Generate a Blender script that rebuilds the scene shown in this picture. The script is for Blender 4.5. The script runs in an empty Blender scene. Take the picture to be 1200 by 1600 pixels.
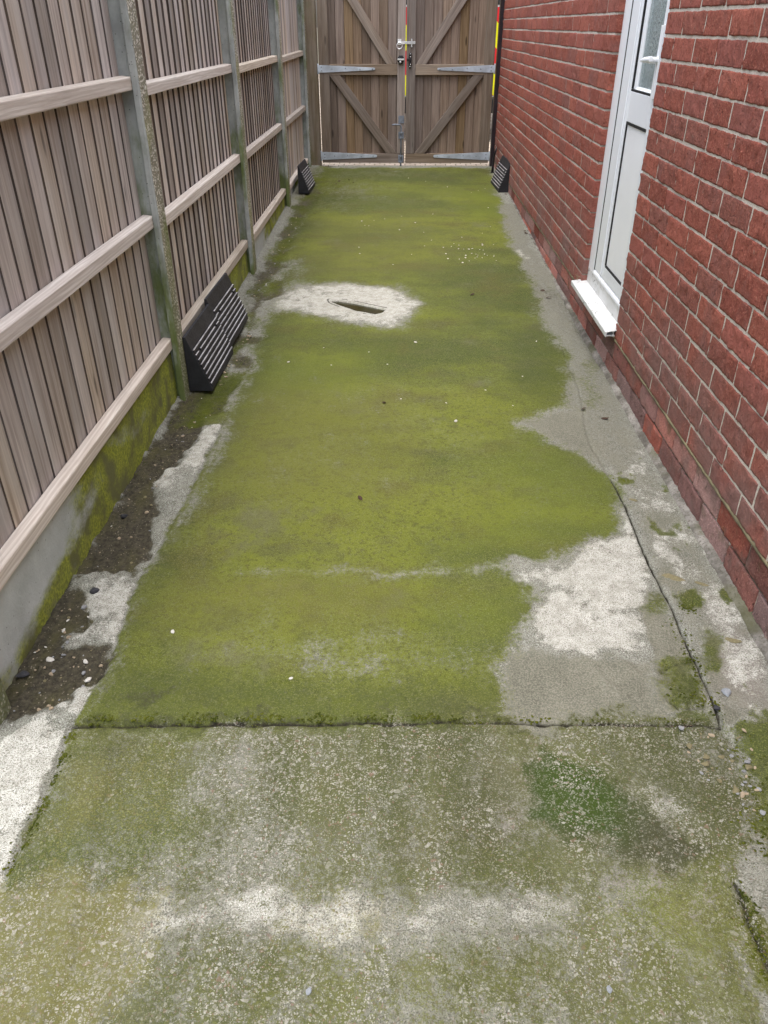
import bpy, bmesh, math, random
import numpy as np
from mathutils import Vector, Matrix

random.seed(7)
RNG = np.random.default_rng(11)
C = bpy.context.scene.collection
S = bpy.context.scene
R = math.radians

# ------------------------------------------------------------------ camera
PITCH = math.atan(761 / 1202.0)
YAW = R(1.09)
cam_d = bpy.data.cameras.new('camera')
cam = bpy.data.objects.new('camera', cam_d)
C.objects.link(cam)
cam.location = (0, 0, 0)
cam.rotation_euler = (math.pi / 2 - PITCH, 0, YAW)
cam_d.sensor_fit = 'VERTICAL'
cam_d.sensor_height = 32.0
cam_d.lens = 32.0 * 1202 / 1600
cam_d.clip_start = 0.02
cam_d.clip_end = 3000
S.camera = cam
S.render.resolution_x, S.render.resolution_y = 768, 1024

# ------------------------------------------------------------------ light
SUN_EL, SUN_AZ = R(80), R(-150)          # azimuth clockwise from +Y (beyond the gate)
w = bpy.data.worlds.new('World')
S.world = w
w.use_nodes = True
nt = w.node_tree
bg = nt.nodes['Background']
sky = nt.nodes.new('ShaderNodeTexSky')
sky.sky_type = 'NISHITA'
sky.sun_disc = False
sky.sun_elevation = SUN_EL
sky.sun_rotation = SUN_AZ
sky.air_density = 1.0
sky.dust_density = 4.0
sky.ozone_density = 0.6
hs = nt.nodes.new('ShaderNodeHueSaturation')       # thin overcast: a paler sky
hs.inputs['Saturation'].default_value = 0.5
nt.links.new(sky.outputs[0], hs.inputs['Color'])
nt.links.new(hs.outputs[0], bg.inputs[0])
bg.inputs[1].default_value = 0.15
sun_d = bpy.data.lights.new('sun', 'SUN')
sun_d.energy = 0.5
sun_d.angle = R(60)
sun_d.color = (1.0, 0.965, 0.92)
sun = bpy.data.objects.new('sun', sun_d)
C.objects.link(sun)
sd = Vector((math.sin(SUN_AZ) * math.cos(SUN_EL), math.cos(SUN_AZ) * math.cos(SUN_EL), math.sin(SUN_EL)))
sun.rotation_euler = sd.to_track_quat('Z', 'Y').to_euler()
vs = S.view_settings
vs.view_transform = 'Standard'
vs.look = 'None'
vs.exposure = 1.42
vs.gamma = 1.0

# ------------------------------------------------------------------ measured ground
def zg(y):                              # height of the passage floor along its length
    return np.interp(y, [-2, 2.7, 5, 5.8, 7.2, 8.6], [-1.352, -1.340, -1.304, -1.28, -1.24, -1.212])

ROT = Matrix.Rotation(YAW, 3, 'Z') @ Matrix.Rotation(math.pi / 2 - PITCH, 3, 'X')

def on_ground(x, y):                    # photo point -> its place on the passage floor
    d = ROT @ Vector(((x - 600) / 1202, -(y - 800) / 1202, -1))
    z = -1.3
    for _ in range(25):
        t = z / d.z
        z = float(zg(d.y * t))
    t = z / d.z
    return d.x * t, d.y * t

# ------------------------------------------------------------------ helpers
def tag(o, label=None, cat=None, group=None, kind=None):
    if label: o['label'] = label
    if cat: o['category'] = cat
    if group: o['group'] = group
    if kind: o['kind'] = kind
    return o

def empty(name, loc, label, cat, group=None):
    o = bpy.data.objects.new(name, None)
    o.empty_display_size = 0.1
    C.objects.link(o)
    o.location = loc
    return tag(o, label, cat, group)

class MB:
    """collects boxes / prisms / tubes; build() links them as one mesh"""
    def __init__(s):
        s.v, s.f, s.m, s.wc, s.sm = [], [], [], [], []
    def add(s, verts, faces, mat=0, wc=None, smooth=False):
        n = len(s.v)
        s.v += [tuple(v) for v in verts]
        s.wc += wc if wc is not None else [(v[2], v[1], 0.5) for v in verts]
        for i, f in enumerate(faces):
            s.f.append(tuple(k + n for k in f))
            s.m.append(mat[i] if isinstance(mat, (list, tuple)) else mat)
            s.sm.append(smooth)
    def box(s, a, b, mat=0, axis=2, seed=None):
        (x0, y0, z0), (x1, y1, z1) = a, b
        V = [(x0, y0, z0), (x1, y0, z0), (x1, y1, z0), (x0, y1, z0), (x0, y0, z1), (x1, y0, z1), (x1, y1, z1), (x0, y1, z1)]
        F = [(0, 3, 2, 1), (4, 5, 6, 7), (0, 1, 5, 4), (1, 2, 6, 5), (2, 3, 7, 6), (3, 0, 4, 7)]
        s.add(V, F, mat, s.wood(V, axis, seed))
    def wood(s, V, axis, seed=None):
        sd_ = random.random() if seed is None else seed
        o = [k for k in (0, 1, 2) if k != axis]
        off = sd_ * 37.0
        return [(v[axis] + off, v[o[0]] * 1.0 + v[o[1]] + off * 3, sd_) for v in V]
    def prism(s, poly, axis, t0, t1, mat=0, waxis=None, seed=None):
        """poly of 2-D points in the two other axes, extruded along axis"""
        def P(p, t):
            q = list(p); q.insert(axis, t); return tuple(q)
        n = len(poly)
        V = [P(p, t0) for p in poly] + [P(p, t1) for p in poly]
        F = [tuple(range(n - 1, -1, -1)), tuple(range(n, 2 * n))] + [(i, (i + 1) % n, n + (i + 1) % n, n + i) for i in range(n)]
        s.add(V, F, mat, s.wood(V, axis if waxis is None else waxis, seed))
    def tube(s, pts, r, mat=0, seg=10, closed=False):
        pts = [Vector(p) for p in pts]
        rs = r if isinstance(r, (list, tuple)) else [r] * len(pts)
        n = len(pts); V = []
        up = Vector((0.13, 0.31, 0.94))
        for i, p in enumerate(pts):
            if closed: t = pts[(i + 1) % n] - pts[i - 1]
            else: t = pts[min(i + 1, n - 1)] - pts[max(i - 1, 0)]
            t.normalize()
            a = t.cross(up)
            if a.length < 1e-3: a = t.cross(Vector((1, 0, 0)))
            a.normalize(); b = t.cross(a)
            for k in range(seg):
                an = 2 * math.pi * k / seg
                V.append(tuple(p + (a * math.cos(an) + b * math.sin(an)) * rs[i]))
        F = []
        for i in range(n if closed else n - 1):
            j = (i + 1) % n
            for k in range(seg):
                l = (k + 1) % seg
                F.append((i * seg + k, i * seg + l, j * seg + l, j * seg + k))
        if not closed:
            F.append(tuple(range(seg - 1, -1, -1))); F.append(tuple(range((n - 1) * seg, n * seg)))
        s.add(V, F, mat, None, True)
    def cyl(s, a, b, r, mat=0, seg=16):
        s.tube([a, b], r, mat, seg)
    def build(s, name, mats, parent=None, bevel=0.0, loc=None, segs=2):
        me = bpy.data.meshes.new(name)
        v = s.v
        if loc is not None: v = [(p[0] - loc[0], p[1] - loc[1], p[2] - loc[2]) for p in v]
        me.from_pydata(v, [], s.f)
        bm = bmesh.new(); bm.from_mesh(me); bmesh.ops.recalc_face_normals(bm, faces=bm.faces); bm.to_mesh(me); bm.free()
        if not isinstance(mats, (list, tuple)): mats = [mats]
        for m in mats: me.materials.append(m)
        me.polygons.foreach_set('material_index', s.m)
        me.polygons.foreach_set('use_smooth', s.sm)
        at = me.attributes.new('wc', 'FLOAT_VECTOR', 'POINT')
        at.data.foreach_set('vector', np.array(s.wc, dtype=np.float32).ravel())
        me.update()
        o = bpy.data.objects.new(name, me)
        C.objects.link(o)
        if loc is not None: o.location = loc
        if parent is not None:
            o.parent = parent
            if loc is None: o.location = (-parent.location[0], -parent.location[1], -parent.location[2])
        if bevel:
            md = o.modifiers.new('bevel', 'BEVEL')
            md.width = bevel; md.segments = segs; md.limit_method = 'ANGLE'; md.angle_limit = R(35)
            md.harden_normals = False
        return o

class NB:
    """small shader-node builder"""
    def __init__(s, name):
        s.m = bpy.data.materials.new(name); s.m.use_nodes = True
        s.t = s.m.node_tree
        s.p = s.t.nodes['Principled BSDF']
        s.p.inputs['Specular IOR Level'].default_value = 0.3
    def n(s, typ, **kw):
        o = s.t.nodes.new(typ)
        for k, v in kw.items(): setattr(o, k, v)
        return o
    def set(s, sock, v):
        if hasattr(v, 'is_linked') or isinstance(v, bpy.types.NodeSocket): s.t.links.new(v, sock)
        elif isinstance(v, (tuple, list)) and len(v) == 3 and sock.type == 'RGBA': sock.default_value = (*v, 1)
        else: sock.default_value = v
    def coord(s): return s.n('ShaderNodeTexCoord').outputs['Object']
    def attr(s, name):
        o = s.n('ShaderNodeAttribute'); o.attribute_name = name; return o
    def map(s, vec, scale=(1, 1, 1), loc=(0, 0, 0)):
        o = s.n('ShaderNodeMapping'); s.set(o.inputs['Vector'], vec)
        o.inputs['Scale'].default_value = scale; o.inputs['Location'].default_value = loc
        return o.outputs[0]
    def noise(s, vec, scale, detail=4, rough=0.55, dist=0.0):
        o = s.n('ShaderNodeTexNoise'); s.set(o.inputs['Vector'], vec)
        o.inputs['Scale'].default_value = scale; o.inputs['Detail'].default_value = detail
        o.inputs['Roughness'].default_value = rough; o.inputs['Distortion'].default_value = dist
        return o.outputs[0]
    def noisec(s, vec, scale, detail=2):
        o = s.n('ShaderNodeTexNoise'); s.set(o.inputs['Vector'], vec)
        o.inputs['Scale'].default_value = scale; o.inputs['Detail'].default_value = detail
        return o.outputs[1]
    def vor(s, vec, scale, feature='F1', out='Distance', rnd=1.0):
        o = s.n('ShaderNodeTexVoronoi'); o.feature = feature
        s.set(o.inputs['Vector'], vec); o.inputs['Scale'].default_value = scale
        o.inputs['Randomness'].default_value = rnd
        return o.outputs[out]
    def math(s, op, a, b=0.0, c=None, clamp=False):
        o = s.n('ShaderNodeMath', operation=op); o.use_clamp = clamp
        s.set(o.inputs[0], a); s.set(o.inputs[1], b)
        if c is not None: s.set(o.inputs[2], c)
        return o.outputs[0]
    def ramp(s, x, lo, hi, a=0.0, b=1.0, smooth=True):
        o = s.n('ShaderNodeMapRange'); o.interpolation_type = 'SMOOTHSTEP' if smooth else 'LINEAR'
        s.set(o.inputs[0], x)
        for i, v in enumerate((lo, hi, a, b)): s.set(o.inputs[i + 1], v)
        return o.outputs[0]
    def mix(s, f, a, b, blend='MIX'):
        o = s.n('ShaderNodeMix', data_type='RGBA', blend_type=blend); o.clamp_factor = True
        s.set(o.inputs[0], f); s.set(o.inputs[6], a); s.set(o.inputs[7], b)
        return o.outputs[2]
    def hsv(s, col, h=0.5, sat=1.0, v=1.0):
        o = s.n('ShaderNodeHueSaturation'); s.set(o.inputs['Color'], col)
        s.set(o.inputs['Hue'], h); s.set(o.inputs['Saturation'], sat); s.set(o.inputs['Value'], v)
        return o.outputs[0]
    def sep(s, c):
        o = s.n('ShaderNodeSeparateColor'); s.set(o.inputs[0], c); return o.outputs
    def sepx(s, c):
        o = s.n('ShaderNodeSeparateXYZ'); s.set(o.inputs[0], c); return o.outputs
    def bump(s, h, strength=0.5, dist=0.01, prev=None):
        o = s.n('ShaderNodeBump'); s.set(o.inputs['Height'], h)
        o.inputs['Strength'].default_value = strength; o.inputs['Distance'].default_value = dist
        if prev is not None: s.set(o.inputs['Normal'], prev)
        return o.outputs[0]
    def out(s, col, rough=0.8, normal=None, metal=0.0, spec=None):
        s.set(s.p.inputs['Base Color'], col); s.set(s.p.inputs['Roughness'], rough)
        s.set(s.p.inputs['Metallic'], metal)
        if normal is not None: s.set(s.p.inputs['Normal'], normal)
        if spec is not None: s.p.inputs['Specular IOR Level'].default_value = spec
        return s.m

# ------------------------------------------------------------------ materials
def wood_mat(name, a, b, c, grain=1.0, knots=0.5, green=0.0, silver=0.0):
    """a dark, b mid, c light; 'wc' = (along the grain, across, seed of the board)"""
    q = NB(name)
    wc = q.attr('wc').outputs['Vector']
    x, y, sd_ = q.sepx(wc)[0:3]
    g = q.noise(q.map(wc, (2.2, 55, 9)), 1.0, 6, 0.62, 0.6)
    g2 = q.noise(q.map(wc, (9, 260, 9)), 1.0, 3, 0.6)
    ring = q.n('ShaderNodeTexWave'); ring.wave_type = 'BANDS'; ring.bands_direction = 'Y'
    q.set(ring.inputs['Vector'], q.map(wc, (1.4, 16, 3)))
    for k, v in (('Scale', 1.6), ('Distortion', 9.0), ('Detail', 3.0), ('Detail Scale', 0.9), ('Detail Roughness', 0.6)):
        ring.inputs[k].default_value = v
    rv = ring.outputs['Fac']
    h = q.math('FRACT', q.math('MULTIPLY', sd_, 7.31))
    h2 = q.math('FRACT', q.math('MULTIPLY', sd_, 23.7))
    col = q.mix(q.ramp(g, 0.32, 0.68), a, c)
    col = q.mix(q.math('MULTIPLY', q.ramp(rv, 0.25, 0.9), 0.38 * grain), col, b)
    col = q.mix(q.math('MULTIPLY', q.ramp(g2, 0.5, 0.72), 0.35 * grain), col, a)
    # knots: rare stretched cells
    kv = q.vor(q.map(wc, (2.4, 11, 3)), 1.0)
    kn = q.ramp(kv, 0.05, 0.13, 1.0, 0.0)
    col = q.mix(q.math('MULTIPLY', kn, knots), col, tuple(v * 0.38 for v in a))
    stain = q.noise(q.map(wc, (1.3, 7, 5)), 1.0, 4, 0.6)
    col = q.mix(q.math('MULTIPLY', q.ramp(stain, 0.52, 0.72), 0.35), col, tuple(v * 0.62 for v in b))
    if silver: col = q.mix(q.math('MULTIPLY', q.ramp(q.noise(q.map(wc, (1.7, 10, 5), (5, 3, 1)), 1.0, 4), 0.42, 0.66), silver), col, (0.56, 0.535, 0.515))
    col = q.hsv(col, q.math('MULTIPLY_ADD', h2, 0.022, 0.489), q.math('MULTIPLY_ADD', h2, 0.55, 0.5), q.math('MULTIPLY_ADD', h, 0.62, 0.70))
    if green:
        oc = q.coord()
        col = q.mix(q.math('MULTIPLY', q.ramp(q.noise(oc, 6, 4), 0.45, 0.7), green), col, (0.10, 0.12, 0.035))
    hgt = q.math('ADD', q.math('MULTIPLY', g, 0.7), q.math('MULTIPLY', g2, 0.5))
    return q.out(col, 0.82, q.bump(hgt, 0.35, 0.004), spec=0.2)

M = {}
M['board'] = wood_mat('weathered_board', (0.330, 0.262, 0.211), (0.412, 0.330, 0.266), (0.618, 0.530, 0.442), 1.0, 0.8, 0.0, 0.5)
M['board_edge'] = wood_mat('gap_shaded_board_edge', (0.075, 0.057, 0.046), (0.09, 0.068, 0.056), (0.13, 0.10, 0.082), 1.0, 0.0)  # weathered edge, darkened to paint in the shadow gaps between boards
M['rail'] = wood_mat('pale_rail_timber', (0.55, 0.47, 0.39), (0.42, 0.335, 0.265), (0.72, 0.655, 0.575), 1.1, 0.4)
M['gate'] = wood_mat('brown_gate_timber', (0.136, 0.087, 0.052), (0.176, 0.114, 0.070), (0.258, 0.177, 0.113), 1.0, 0.9, 0.0, 0.0)
M['gate_frame'] = wood_mat('gate_frame_timber', (0.176, 0.124, 0.081), (0.207, 0.145, 0.094), (0.314, 0.235, 0.161), 1.0, 0.7, 0.0, 0.12)
M['gate_post'] = wood_mat('gate_post_timber', (0.169, 0.123, 0.078), (0.195, 0.139, 0.091), (0.301, 0.227, 0.153), 1.0, 0.6, 0.35, 0.2)

def concrete_post(name, base, rough_agg, green, gz):
    q = NB(name); oc = q.coord()
    n1 = q.noise(oc, 9, 5, 0.6); n2 = q.noise(oc, 160, 3, 0.6)
    col = q.mix(q.ramp(n1, 0.3, 0.7), tuple(v * 0.78 for v in base), tuple(v * 1.2 for v in base))
    if rough_agg:
        v = q.vor(oc, 130); vc = q.sep(q.vor(oc, 130, out='Color'))[0]
        col = q.mix(q.ramp(vc, 0.25, 0.8), tuple(k * 0.5 for k in base), (0.78, 0.75, 0.65))
        col = q.mix(q.ramp(v, 0.35, 0.62), col, (0.24, 0.225, 0.16))
        col = q.mix(q.math('MULTIPLY', q.ramp(q.noise(oc, 7, 4), 0.48, 0.66), 0.55), col, (0.27, 0.27, 0.12))
    else:
        pit = q.vor(oc, 55)
        col = q.mix(q.ramp(pit, 0.05, 0.14, 0.8, 0.0), col, (0.05, 0.055, 0.045))
    z = q.sepx(oc)[2]
    low = q.ramp(z, -1.36, -0.95, 1.0, 0.0)
    gm = q.ramp(q.math('ADD', q.noise(q.map(oc, (1, 1, 0.35)), 7, 5, 0.65), q.math('MULTIPLY', low, 0.36)), 0.47, 0.70)
    col = q.mix(q.math('MULTIPLY', gm, green), col, q.mix(n1, (0.075, 0.105, 0.03), (0.17, 0.21, 0.06)))
    hgt = q.math('ADD', q.math('MULTIPLY', n2, 0.5), q.vor(oc, 130) if rough_agg else n1)
    return q.out(col, 0.9, q.bump(hgt, 0.6 if rough_agg else 0.25, 0.004), spec=0.2)
M['post_smooth'] = concrete_post('smooth_post_concrete', (0.36, 0.385, 0.375), False, 0.95, 0)
M['post_rough'] = concrete_post('exposed_aggregate_concrete', (0.56, 0.54, 0.46), True, 0.6, 0)

def gravel_board_mat():
    q = NB('mossy_board_concrete'); oc = q.coord()
    x, y, z = q.sepx(oc)[0:3]
    n1 = q.noise(oc, 5, 5, 0.6); n2 = q.noise(oc, 90, 4, 0.7)
    col = q.mix(q.ramp(n1, 0.3, 0.7), (0.44, 0.475, 0.45), (0.62, 0.66, 0.635))
    col = q.mix(q.ramp(q.vor(oc, 45), 0.04, 0.12, 0.7, 0.0), col, (0.10, 0.10, 0.07))
    # moss: thickest on the far end of each board and along the foot
    end = q.ramp(y, -0.75, 0.25, -0.10, 0.36)
    foot = q.ramp(z, -0.20, -0.10, 0.30, 0.0)
    a = q.math('ADD', q.math('ADD', end, foot), q.noise(q.map(oc, (1, 0.6, 1)), 4.5, 6, 0.68))
    mo = q.ramp(a, 0.54, 0.80)
    mc = q.mix(q.ramp(n2, 0.35, 0.65), (0.15, 0.18, 0.012), (0.36, 0.40, 0.028))
    mc = q.mix(q.ramp(q.noise(oc, 11, 3), 0.4, 0.65), mc, (0.13, 0.135, 0.03))
    col = q.mix(q.math('MULTIPLY', mo, 0.93), col, mc)
    return q.out(col, 0.92, q.bump(q.math('ADD', n2, q.math('MULTIPLY', mo, 0.6)), 0.45, 0.004), spec=0.15)
M['gravel_board'] = gravel_board_mat()

def brick_mat(lower):
    q = NB('red_brick_lower' if lower else 'red_rustic_brick')
    oc = q.coord()
    wc = q.attr('wc').outputs['Vector']
    t1, t2, t3 = q.sepx(wc)[0:3]
    drag = q.noise(q.map(oc, (40, 60, 42)), 1.0, 6, 0.72, 1.4)
    fine = q.noise(oc, 170, 4, 0.65)
    big = q.noise(oc, 3.0, 3)
    col = q.mix(t1, (0.297, 0.088, 0.064), (0.432, 0.136, 0.096))
    col = q.mix(q.math('MULTIPLY', q.ramp(t2, 0.62, 1.0), 0.65), col, (0.250, 0.117, 0.099))
    col = q.mix(q.math('MULTIPLY', q.ramp(drag, 0.50, 0.66), 0.7), col, (0.237, 0.054, 0.036))
    col = q.mix(q.math('MULTIPLY', q.ramp(fine, 0.53, 0.66), 0.6), col, (0.650, 0.266, 0.180))
    col = q.mix(q.math('MULTIPLY', q.ramp(q.noise(oc, 38, 3), 0.62, 0.74), 0.45), col, (0.375, 0.252, 0.198))
    col = q.mix(q.math('MULTIPLY', q.ramp(q.noise(oc, 7, 4, 0.6), 0.52, 0.70), 0.45), col, (0.27, 0.13, 0.115))
    col = q.mix(q.math('MULTIPLY', q.ramp(t3, 0.7, 1.0), 0.5), col, (0.41, 0.130, 0.105))
    crk = q.noise(q.map(oc, (55, 75, 34), (3, 1, 2)), 1.0, 3, 0.7, 2.0)
    col = q.mix(q.ramp(crk, 0.60, 0.68, 0.0, 0.8), col, (0.075, 0.024, 0.019))
    col = q.mix(q.math('MULTIPLY', q.ramp(q.noise(oc, 300, 3, 0.7), 0.55, 0.66), 0.45), col, (0.162, 0.047, 0.035))
    z = q.sepx(oc)[2]
    # grime from rain splash low on the wall
    gr = q.math('MULTIPLY', q.ramp(z, -1.10, -0.66, 1.0, 0.0), q.ramp(q.noise(oc, 4.5, 4), 0.25, 0.65))
    col = q.mix(q.math('MULTIPLY', gr, 0.15 if lower else 0.72), col, (0.25, 0.168, 0.152))
    if lower:
        col = q.hsv(col, 0.5, q.math('MULTIPLY_ADD', t2, -0.45, 1.05), q.math('MULTIPLY_ADD', t1, 0.75, 0.68))
        col = q.mix(q.ramp(q.noise(oc, 9, 4), 0.50, 0.72, 0.0, 0.6), col, (0.22, 0.15, 0.13))
        col = q.mix(q.ramp(q.noise(q.map(oc, (1, 1, 1), (4, 4, 4)), 12, 4), 0.58, 0.74, 0.0, 0.5), col, (0.11, 0.11, 0.05))
    hgt = q.math('ADD', q.math('MULTIPLY', drag, 1.0), q.math('MULTIPLY', fine, 0.35))
    hgt = q.math('SUBTRACT', hgt, q.ramp(crk, 0.62, 0.76, 0.0, 0.7))
    return q.out(col, 0.88, q.bump(hgt, 1.0, 0.012), spec=0.2)
M['brick'] = brick_mat(False)
M['brick_low'] = brick_mat(True)

def mortar_mat():
    q = NB('grey_mortar'); oc = q.coord()
    n1 = q.noise(oc, 30, 4); n2 = q.noise(oc, 300, 3)
    col = q.mix(n1, (0.50, 0.44, 0.37), (0.74, 0.68, 0.60))
    col = q.mix(q.ramp(n2, 0.5, 0.7), col, (0.22, 0.185, 0.15))
    z = q.sepx(oc)[2]
    gr = q.math('MULTIPLY', q.ramp(z, -1.25, -1.12, 1.0, 0.0), q.ramp(q.noise(oc, 9, 4), 0.35, 0.6))
    col = q.mix(q.math('MULTIPLY', gr, 0.9), col, (0.060, 0.055, 0.034))
    return q.out(col, 0.95, q.bump(q.math('ADD', n1, n2), 0.5, 0.004), spec=0.1)
M['mortar'] = mortar_mat()

def path_mat():
    q = NB('mossy_concrete_path'); oc = q.coord()
    A = q.attr('cover_a'); B = q.attr('cover_b'); Cc = q.attr('cover_c')
    moss, pale, soil = q.sep(A.outputs['Color'])[0:3]; grey = A.outputs['Alpha']
    yel, agg, black = q.sep(B.outputs['Color'])[0:3]; pink = B.outputs['Alpha']
    crack, lime, brown = q.sep(Cc.outputs['Color'])[0:3]; damp = Cc.outputs['Alpha']
    warp = q.n('ShaderNodeVectorMath', operation='MULTIPLY_ADD')
    q.set(warp.inputs[0], q.noisec(oc, 14, 3)); warp.inputs[1].default_value = (0.03, 0.03, 0.0); q.set(warp.inputs[2], oc)
    wv = warp.outputs[0]
    n_mid = q.noise(q.map(wv, (1.5, 0.6, 1)), 9, 5, 0.65)
    n_fine = q.noise(oc, 75, 4, 0.7); n_vf = q.noise(oc, 260, 3, 0.7)
    grit = q.noise(oc, 420, 2, 0.6)
    n_cm0 = q.noise(wv, 30, 4, 0.65)
    ctr = lambda n_, w_: q.math('MULTIPLY', q.math('SUBTRACT', n_, 0.5), w_)
    dis = q.math('ADD', q.math('ADD', ctr(n_mid, 0.7), ctr(n_cm0, 0.55)), q.math('ADD', ctr(n_fine, 0.95), ctr(n_vf, 1.35)))
    def cut(mask, k, width, nz=None):
        return q.ramp(q.math('ADD', mask, q.math('MULTIPLY', dis, k)), 0.5 - width, 0.5 + width)
    n_cm = n_cm0
    tone = q.noise(q.map(oc, (0.55, 1.0, 1.0), (3, 8, 0)), 1.6, 4, 0.6)
    # bare concrete
    base = q.mix(q.ramp(n_cm, 0.3, 0.7), (0.146, 0.145, 0.115), (0.251, 0.254, 0.212))
    base = q.mix(q.math('MULTIPLY', q.ramp(n_vf, 0.47, 0.60), 0.85), base, (0.402, 0.411, 0.368))
    base = q.mix(q.math('MULTIPLY', q.ramp(grit, 0.54, 0.62), 0.9), base, (0.043, 0.041, 0.032))
    base = q.mix(q.math('MULTIPLY', agg, 0.45), base, q.mix(n_fine, (0.030, 0.030, 0.018), (0.21, 0.205, 0.145)))
    base = q.mix(cut(grey, 0.8, 0.25), base, q.mix(q.math('ADD', q.math('MULTIPLY', q.ramp(n_vf, 0.4, 0.62), 0.7), q.math('MULTIPLY', q.ramp(n_mid, 0.3, 0.7), 0.3)), (0.104, 0.103, 0.076), (0.245, 0.240, 0.190)))
    base = q.mix(q.math('MULTIPLY', pink, 0.6), base, (0.266, 0.228, 0.215))
    # washed pale cement with pits
    pl = q.mix(q.ramp(n_cm, 0.3, 0.7), (0.394, 0.389, 0.341), (0.570, 0.570, 0.520))
    pit = q.ramp(q.vor(wv, 120), 0.12, 0.3, 1.0, 0.0)
    pl = q.mix(q.math('MULTIPLY', pit, 0.7), pl, (0.142, 0.136, 0.098))
    pl = q.mix(q.math('MULTIPLY', q.ramp(grit, 0.50, 0.57), 0.75), pl, (0.159, 0.151, 0.113))
    base = q.mix(cut(pale, 0.9, 0.16), base, pl)
    # soil / grit
    so = q.mix(q.ramp(n_fine, 0.3, 0.7), (0.028, 0.025, 0.017), (0.087, 0.077, 0.052))
    so = q.mix(q.ramp(n_mid, 0.45, 0.7, 0.0, 0.7), so, (0.084, 0.078, 0.032))
    sv = q.vor(oc, 150); sc = q.sep(q.vor(oc, 150, out='Color'))
    so = q.mix(q.math('MULTIPLY', q.ramp(sv, 0.2, 0.32, 1.0, 0.0), q.ramp(sc[0], 0.72, 0.9)), so, (0.238, 0.210, 0.161))
    base = q.mix(cut(soil, 0.8, 0.14), base, so)
    # moss film
    hue = q.noise(q.map(oc, (0.8, 1.0, 1.0), (13, 2, 0)), 4.5, 3, 0.55)
    mc = q.mix(q.ramp(tone, 0.38, 0.62), (0.050, 0.069, 0.004), (0.130, 0.150, 0.005))
    mc = q.mix(q.ramp(hue, 0.50, 0.72, 0.0, 0.75), mc, (0.077, 0.070, 0.009))
    mc = q.mix(q.ramp(q.noise(q.map(oc, (0.7, 1, 1), (1, 22, 0)), 6, 3), 0.52, 0.72, 0.0, 0.6), mc, (0.071, 0.076, 0.020))
    mc = q.mix(q.ramp(n_cm, 0.50, 0.72, 0.0, 0.35), mc, (0.030, 0.040, 0.003))
    mc = q.mix(q.ramp(n_fine, 0.48, 0.68, 0.0, 0.6), mc, (0.023, 0.026, 0.002))
    mc = q.mix(q.math('MULTIPLY', q.ramp(n_vf, 0.53, 0.66), 0.7), mc, (0.186, 0.200, 0.022))
    mc = q.mix(q.math('MULTIPLY', q.ramp(grit, 0.61, 0.67), 0.7), mc, (0.294, 0.300, 0.130))
    worn_or_lit = q.ramp(q.noise(q.map(oc, (1.0, 0.8, 1), (31, 5, 0)), 3.2, 5, 0.7), 0.56, 0.72)
    mc = q.mix(q.math('MULTIPLY', worn_or_lit, 0.72), mc, q.mix(n_vf, (0.035, 0.036, 0.012), (0.190, 0.187, 0.100)))
    mc = q.mix(q.math('MULTIPLY', q.ramp(grit, 0.40, 0.33), 0.6), mc, (0.011, 0.014, 0.002))
    dk = q.ramp(q.noise(q.map(oc, (1, 1.2, 1), (51, 9, 0)), 13, 5, 0.7), 0.53, 0.68)
    mc = q.mix(q.math('MULTIPLY', dk, 0.55), mc, q.mix(n_vf, (0.026, 0.035, 0.004), (0.095, 0.106, 0.016)))
    mc = q.mix(q.math('MULTIPLY', lime, 0.75), mc, q.mix(n_fine, (0.076, 0.101, 0.002), (0.147, 0.180, 0.006)))
    mc = q.mix(q.math('MULTIPLY', brown, 0.65), mc, q.mix(n_fine, (0.076, 0.074, 0.010), (0.140, 0.138, 0.024)))
    streak = q.ramp(q.noise(q.map(oc, (9.0, 0.9, 1), (7, 3, 0)), 1.0, 4, 0.6), 0.40, 0.64)
    mc = q.mix(q.math('MULTIPLY', agg, 0.65), mc, q.mix(q.math('ADD', q.math('MULTIPLY', n_fine, 0.5), q.math('MULTIPLY', streak, 0.45)), (0.023, 0.023, 0.009), (0.130, 0.129, 0.062)))
    mc = q.mix(q.math('MULTIPLY', damp, 0.6), mc, q.mix(n_fine, (0.018, 0.029, 0.002), (0.053, 0.068, 0.006)))
    base = q.mix(q.math('MULTIPLY', cut(moss, 1.0, 0.20), 0.93), base, mc)
    # ochre algae
    base = q.mix(q.math('MULTIPLY', cut(yel, 0.9, 0.3), 0.45), base, q.mix(n_cm, (0.133, 0.119, 0.028), (0.252, 0.231, 0.091)))
    # black-green film
    bk = q.mix(lime, (0.046, 0.048, 0.022), (0.024, 0.050, 0.003))
    bk = q.mix(q.ramp(n_vf, 0.55, 0.7, 0.0, 0.5), bk, (0.119, 0.126, 0.070))
    base = q.mix(q.math('MULTIPLY', cut(black, 0.9, 0.24), 0.85), base, bk)
    base = q.mix(cut(crack, 0.5, 0.3), base, (0.022, 0.020, 0.013))
    # exposed aggregate: stones of several sizes
    clump = q.ramp(q.noise(q.map(oc, (1.6, 0.9, 1), (3, 77, 0)), 5.5, 4, 0.6), 0.34, 0.62, 0.30, 1.0)
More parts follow.
